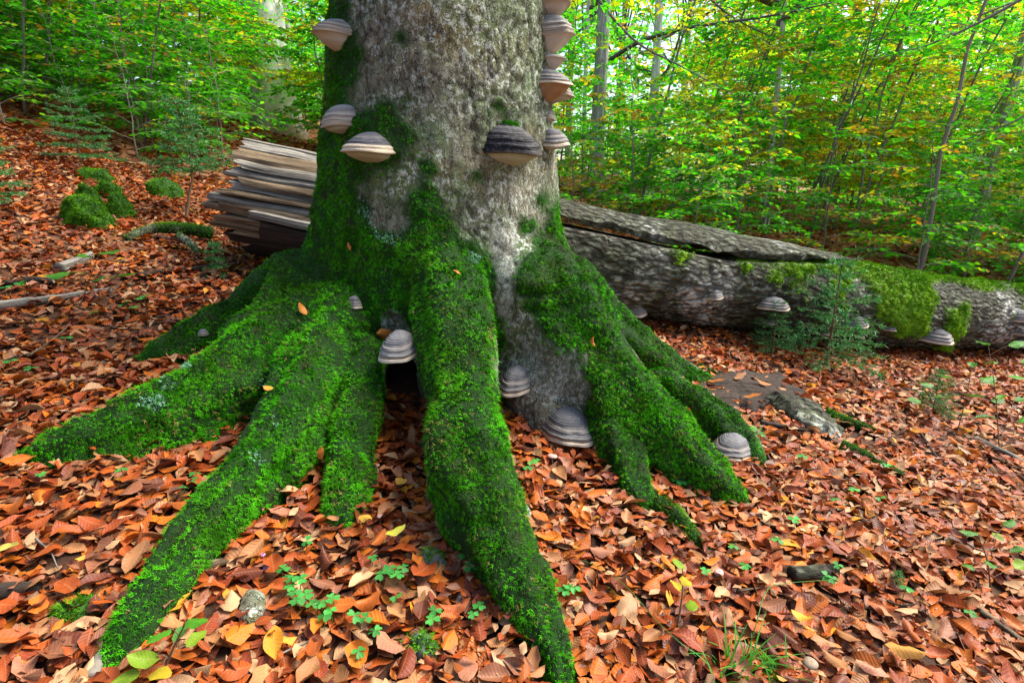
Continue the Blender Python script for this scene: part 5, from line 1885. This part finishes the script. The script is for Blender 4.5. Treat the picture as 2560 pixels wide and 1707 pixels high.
for c in [(1330, 1183), (1320, 1195), (1423, 1504), (1410, 1510), (1436, 1500), (1340, 1175)]:
    sorrel(*c, 'at the downhill side of the front root')
for c in [(1761, 1455), (1859, 1446), (1830, 1391), (1940, 1380), (1691, 1229), (2001, 1168), (2061, 1466), (2195, 1270), (2084, 1270), (2212, 1186), (2420, 1559), (1700, 1235), (2075, 1475), (2090, 1440), (1880, 1090), (1900, 1110), (2130, 1250), (1980, 1330), (2260, 1500), (1890, 1100)]:
    sorrel(*c, 'dotted over the open downhill litter', 1.1)
for c in [(322, 782), (369, 769), (340, 793), (172, 873), (33, 937), (84, 953), (238, 802), (355, 775), (310, 785), (60, 740), (20, 748)]:
    sorrel(*c, 'on the uphill litter behind the long root', 1.3)

# ------------------------------------------------------------------ little mushrooms
M['mushroom'] = mat_plain('mushroom_skin', (.36, .20, .17), (.50, .30, .26), 60, .6, .002, .3)
M['mushroom_lilac'] = mat_plain('mushroom_lilac', (.24, .11, .20), (.36, .20, .32), 60, .6, .002, .3)
M['mushroom_tan'] = mat_plain('mushroom_tan', (.17, .12, .075), (.25, .19, .125), 60, .6, .002, .3)
def lathe(prof, n=18):
    prof = np.asarray(prof)
    th = np.arange(n) * 2 * np.pi / n
    V = np.stack([prof[:, None, 0] * np.cos(th), prof[:, None, 0] * np.sin(th), np.repeat(prof[:, None, 1], n, 1)], -1).reshape(-1, 3)
    k = len(prof)
    i = np.arange(k - 1)[:, None] * n
    j = np.arange(n)[None]
    return V, np.stack([i + j, i + (j + 1) % n, i + n + (j + 1) % n, i + n + j], -1).reshape(-1, 4)
def mushroom(u, v, wpx, mat, label, k):
    p = gpt(u, v, .01)
    r = px(wpx, p) / 2
    o = thing('small_mushroom', label, 'mushroom', p)
    V, Q = lathe([(r * .16, -.01), (r * .13, r * .9), (r * .12, r * 1.7)], 8)
    link('stalk', make_mesh('stalk', V, None, Q, M[mat]), o)
    V, Q = lathe([(r * .12, r * 1.55), (r * .9, r * 1.55), (r, r * 1.62), (r * .92, r * 1.78), (r * .6, r * 1.95), (r * .15, r * 1.98), (0.0005, r * 1.92)], 18)
    V = V * (1 + .06 * fbm(V, 1.2 / r, 2, k)[:, None])
    link('cap', make_mesh('cap', V, None, Q, M[mat]), o)
    o.rotation_euler = (.1 * math.sin(k * 3), .15 * math.cos(k * 5), k)
for k, (u, v, w, m_, lab) in enumerate([(766, 1238, 18, 'mushroom', 'small pink mushroom leaning on the short front root'), (940, 1178, 20, 'mushroom', 'flat pink mushroom in the hollow mouth'),
        (884, 1312, 18, 'mushroom', 'pink mushroom below the short front root'), (951, 1305, 20, 'mushroom', 'pink brown mushroom between short and long front roots'),
        (658, 1396, 15, 'mushroom_lilac', 'lilac mushroom button among leaves before the short root'), (667, 1428, 15, 'mushroom_lilac', 'second lilac mushroom just below the first lilac one'),
        (1380, 1160, 26, 'mushroom', 'flat pink mushroom under the large banded fungus'), (1795, 1445, 24, 'mushroom', 'pink mushroom on the open litter near the mossy root tip'),
        (2023, 1678, 36, 'mushroom_tan', 'round tan mushroom cap beside the grass blades'), (1353, 1210, 16, 'mushroom', 'small pink mushroom near the downhill clover')]):
    mushroom(u, v, w, m_, lab, k)

# ------------------------------------------------------------------ grass
def grass(u, v, n, hpx, label, seed, spread=.05, arch=None):
    rng = np.random.default_rng(seed)
    p = gpt(u, v)
    o = thing('grass_tuft', label, 'grass', p)
    for k in range(n):
        az = rng.uniform(0, 6.28)
        L = px(hpx, p) * rng.uniform(.5, 1.1)
        out = rng.uniform(.25, .9)
        t = np.linspace(0, 1, 8)
        b = np.array([rng.normal(0, spread * .4), rng.normal(0, spread * .4), -.005])
        path = b + np.stack([np.cos(az) * out * L * t ** 1.6, np.sin(az) * out * L * t ** 1.6, L * (t - .45 * out * t * t)], -1)
        w = .0022 * (1 - t ** 2.5) + .0002
        sd_ = np.array([-math.sin(az), math.cos(az), 0])
        V = np.concatenate([path - sd_ * w[:, None], path + sd_ * w[:, None]])
        i = np.arange(7)
        Q = np.stack([i, i + 8, i + 9, i + 1], -1)
        c = np.array([.05, .22, .02]) * rng.uniform(.6, 1.4)
        link('blade', make_mesh('blade', V, None, Q, M['herb'], True, np.tile(c, (16, 1))), o)
grass(1853, 1690, 26, 190, 'tuft of long green grass blades rising from brown leaves', 1)
grass(1950, 1700, 9, 110, 'small sparse grass tuft beside the tan mushroom', 2)
grass(1800, 1702, 10, 120, 'thin grass shoots beside the larger grass tuft', 3)
def long_blade(label, pix, lifts):
    P = np.array([gpt(a, b, h) for (a, b), h in zip(pix, lifts)])
    path = smooth_path(P, 24)
    o = thing('grass_stem_plant', label, 'grass', P[0])
    V, Q, _ = tube(path - P[0], np.linspace(.0014, .0007, 24), 4, False)
    link('blade', make_mesh('blade', V, None, Q, M['herb'], True, np.tile((.07, .20, .03), (len(V), 1))), o)
long_blade('long thin grass stem arching from the tuft toward the front root', [(1740, 1640), (1650, 1560), (1560, 1460), (1480, 1410), (1430, 1395)], (.02, .06, .07, .05, .03))
long_blade('long thin grass stem bending over the black and white branch', [(1860, 1660), (1890, 1560), (1915, 1480), (1960, 1458), (2110, 1447)], (.02, .1, .12, .1, .06))

# ------------------------------------------------------------------ single fallen leaves
FL = [beech_leaf(8, 5, 700 + k, .10 + .02 * k, .15 + .025 * k, .22) for k in range(16)]
FL_M = [make_mesh('fallen_leaf', v, t, None, M['leaf'], True, None, u) for v, t, u in FL]
COLN = ['rust brown', 'dark brown', 'red brown', 'orange brown', 'tan', 'pale buff', 'dark purple brown', 'grey brown', 'bright orange', 'golden yellow', 'russet', 'pinkish tan']
LAND = [(1000, 1180, 'in the mouth of the hollow'), (640, 1400, 'between the front left root and the short root'), (760, 1600, 'around the clover clump'), (980, 1480, 'between the two front roots'),
        (300, 1260, 'between the long left root and the front left root'), (120, 1600, 'on the outer side of the front left root'), (450, 1640, 'around the green and yellow seedling'),
        (1350, 1250, 'on the downhill side of the front root'), (1500, 1330, 'below the right short root'), (1560, 1560, 'on open litter below the front root'), (1850, 1620, 'around the grass tuft'),
        (2030, 1450, 'around the black and white branch piece'), (1850, 1300, 'below the grey fungus on the right root'), (2200, 1200, 'around the thin mossy root'), (2350, 1550, 'on the open downhill litter'), (1100, 1640, 'beside the lower front root')]
rng = np.random.default_rng(42)
placed = []
count = 0
tries = 0
lab_n = {}
while count < 258 and tries < 20000:
    tries += 1
    v = 1060 + 650 * rng.random() ** .75
    u = rng.uniform(-10, 2570)
    mind = 34 + 34 * (v - 1060) / 650
    if any(abs(u - a) < mind and abs(v - b) < mind * .8 for a, b in placed):
        continue
    p = gpt(u, v, .035)
    loc, nor = hit_tree(u, v)
    if loc is not None and (loc - Vector((0, 0, CAM_H))).length < np.linalg.norm(p - np.array([0, 0, CAM_H])) + .03:
        continue
    placed.append((u, v))
    k = int(rng.choice(len(LEAF_COLS), p=LEAF_W))
    where = min(LAND, key=lambda q: math.hypot(q[0] - u, q[1] - v))[2]
    lab = f'{COLN[k]} fallen beech leaf {where}'
    o = link('fallen_leaf', FL_M[int(rng.integers(16))], None, p)
    tag(o, lab, 'leaf', 'fallen leaves: ' + COLN[k] + ' ' + where)
    sc = .072 * rng.uniform(.72, 1.22)
    o.scale = (sc * rng.uniform(.8, 1.1), sc, sc)
    o.rotation_euler = (rng.normal(0, .2), rng.normal(0, .22) + (math.pi if rng.random() < .3 else 0), rng.uniform(0, 6.28))
    c = LEAF_COLS[k] * rng.uniform(.85, 1.3)
    o.color = (*[float(x) for x in c], 1)
    count += 1
def odd_leaf(u, v, wpx, colr, label, yaw, tilt=.9, on='tree'):
    if on == 'tree':
        loc, nor = hit_tree(u, v)
    elif on == 'log':
        loc, nor = hit_log(u, v)
    else:
        loc, nor = Vector(gpt(u, v, .05)), Vector((0, 0, 1))
    if loc is None:
        return
    s = px(wpx, loc)
    o = link('fallen_leaf', FL_M[(u + v) % 16], None, loc + nor * .022)
    tag(o, label, 'leaf')
    o.rotation_mode = 'QUATERNION'
    o.rotation_quaternion = nor.to_track_quat('Z', 'Y') @ Matrix.Rotation(yaw, 3, 'Z').to_quaternion() @ Matrix.Rotation(.3, 3, 'X').to_quaternion()
    o.scale = (s * .9, s, s)
    o.color = (*colr, 1)
orange, org2 = (.62, .22, .03), (.55, .17, .03)
odd_leaf(753, 780, 36, orange, 'orange leaf caught on moss above the long left root', .4)
odd_leaf(679, 985, 34, (.7, .30, .03), 'orange yellow leaf caught in the cleft of the left roots', 2.2)
odd_leaf(960, 830, 46, orange, 'curled orange leaf leaning against the fungus over the hollow', 1.4)
odd_leaf(884, 620, 22, org2, 'small orange leaf on the mossy trunk above the left roots', .5)
odd_leaf(1139, 694, 20, orange, 'tiny orange leaf on the moss high on the front root', 1.0)
odd_leaf(1473, 857, 26, org2, 'orange leaf on moss of the right root', .1)
odd_leaf(1722, 1017, 18, orange, 'small orange leaf on the crest of the right root', .9)
odd_leaf(792, 1130, 40, org2, 'brown orange leaf in the groove by the short front root', .1)
odd_leaf(1005, 1215, 56, (.66, .36, .05), 'yellow orange leaf in the litter before the hollow', .8, .3, 'ground')
odd_leaf(990, 1342, 54, (.60, .58, .05), 'lemon yellow leaf between the front roots', 2.0, .3, 'ground')
odd_leaf(20, 1395, 80, (.62, .56, .10), 'large pale yellow leaf at the outer side of the front left root', 1.6, .3, 'ground')
odd_leaf(912, 1310, 48, (.66, .38, .05), 'golden oval leaf below the short front root', .8, .3, 'ground')
odd_leaf(1620, 1348, 66, (.50, .22, .07), 'large upright tan leaf below the right short root', .0, .3, 'ground')
odd_leaf(2005, 1560, 60, (.62, .38, .04), 'yellow leaf below the black and white branch', .6, .3, 'ground')
odd_leaf(2260, 1640, 90, (.55, .26, .05), 'large golden brown leaf on the open downhill floor', .9, .3, 'ground')
for k, (u, v) in enumerate([(1722, 985), (1790, 962), (1850, 950), (1760, 1010), (1905, 965), (1950, 980), (1840, 1015), (1880, 1000), (1700, 965)]):
    odd_leaf(u, v, 44, [(.30, .07, .012), (.42, .13, .02), (.36, .17, .08)][k % 3], 'brown leaf lying on the dark decayed bark slab', k * 1.1, .3, 'ground')
odd_leaf(1315, 935, 24, org2, 'small brown leaf lying on the bell shaped grey fungus', 1.5)
for k, (u, v) in enumerate([(1440, 535), (1478, 545), (1510, 560), (1560, 575), (1600, 590), (1700, 555), (1660, 540), (2012, 628), (2195, 655), (2270, 668), (2400, 690), (1740, 560), (1460, 572)]):
    odd_leaf(u, v, 26, [orange, org2, (.45, .15, .05)][k % 3], 'small orange brown leaf lying on top of the fallen log', k * 1.3, .3, 'log')
    bpy.data.objects[-1] if False else None
for o in list(COL.objects):
    if o.get('label') == 'brown leaf lying on the dark decayed bark slab':
        o['group'] = 'leaves on the bark slab'
    if o.get('label') == 'small orange brown leaf lying on top of the fallen log':
        o['group'] = 'leaves on top of the log'

# ------------------------------------------------------------------ moss on the black rimmed fungus
fo = FUNGI_AT['large bracket fungus with glossy black rim and moss on its top']
cap = [c for c in fo.children if c.name.startswith('cap')][0]
cv = np.array([v.co[:] for v in cap.data.vertices])
cq = np.array([p.vertices[:] for p in cap.data.polygons])
cn = vert_normals(cv, cq)
tt = np.zeros(len(cv) * 3, dtype=np.float32)
cap.data.attributes['luv'].data.foreach_get('vector', tt)
tt = tt.reshape(-1, 3)
mk = np.clip((tt[:, 1] - .78) * 8, 0, 1) * (cv[:, 1] > -.01)
mm = moss_sprigs(cv, cq, cn * np.sign((cn * (cv - cv.mean(0))).sum(1).mean()), mk, 90000, .02, np.zeros(3), TREE_PAL, 9, .3, .8)
if mm:
    link('moss', mm, fo)['kind'] = 'stuff'
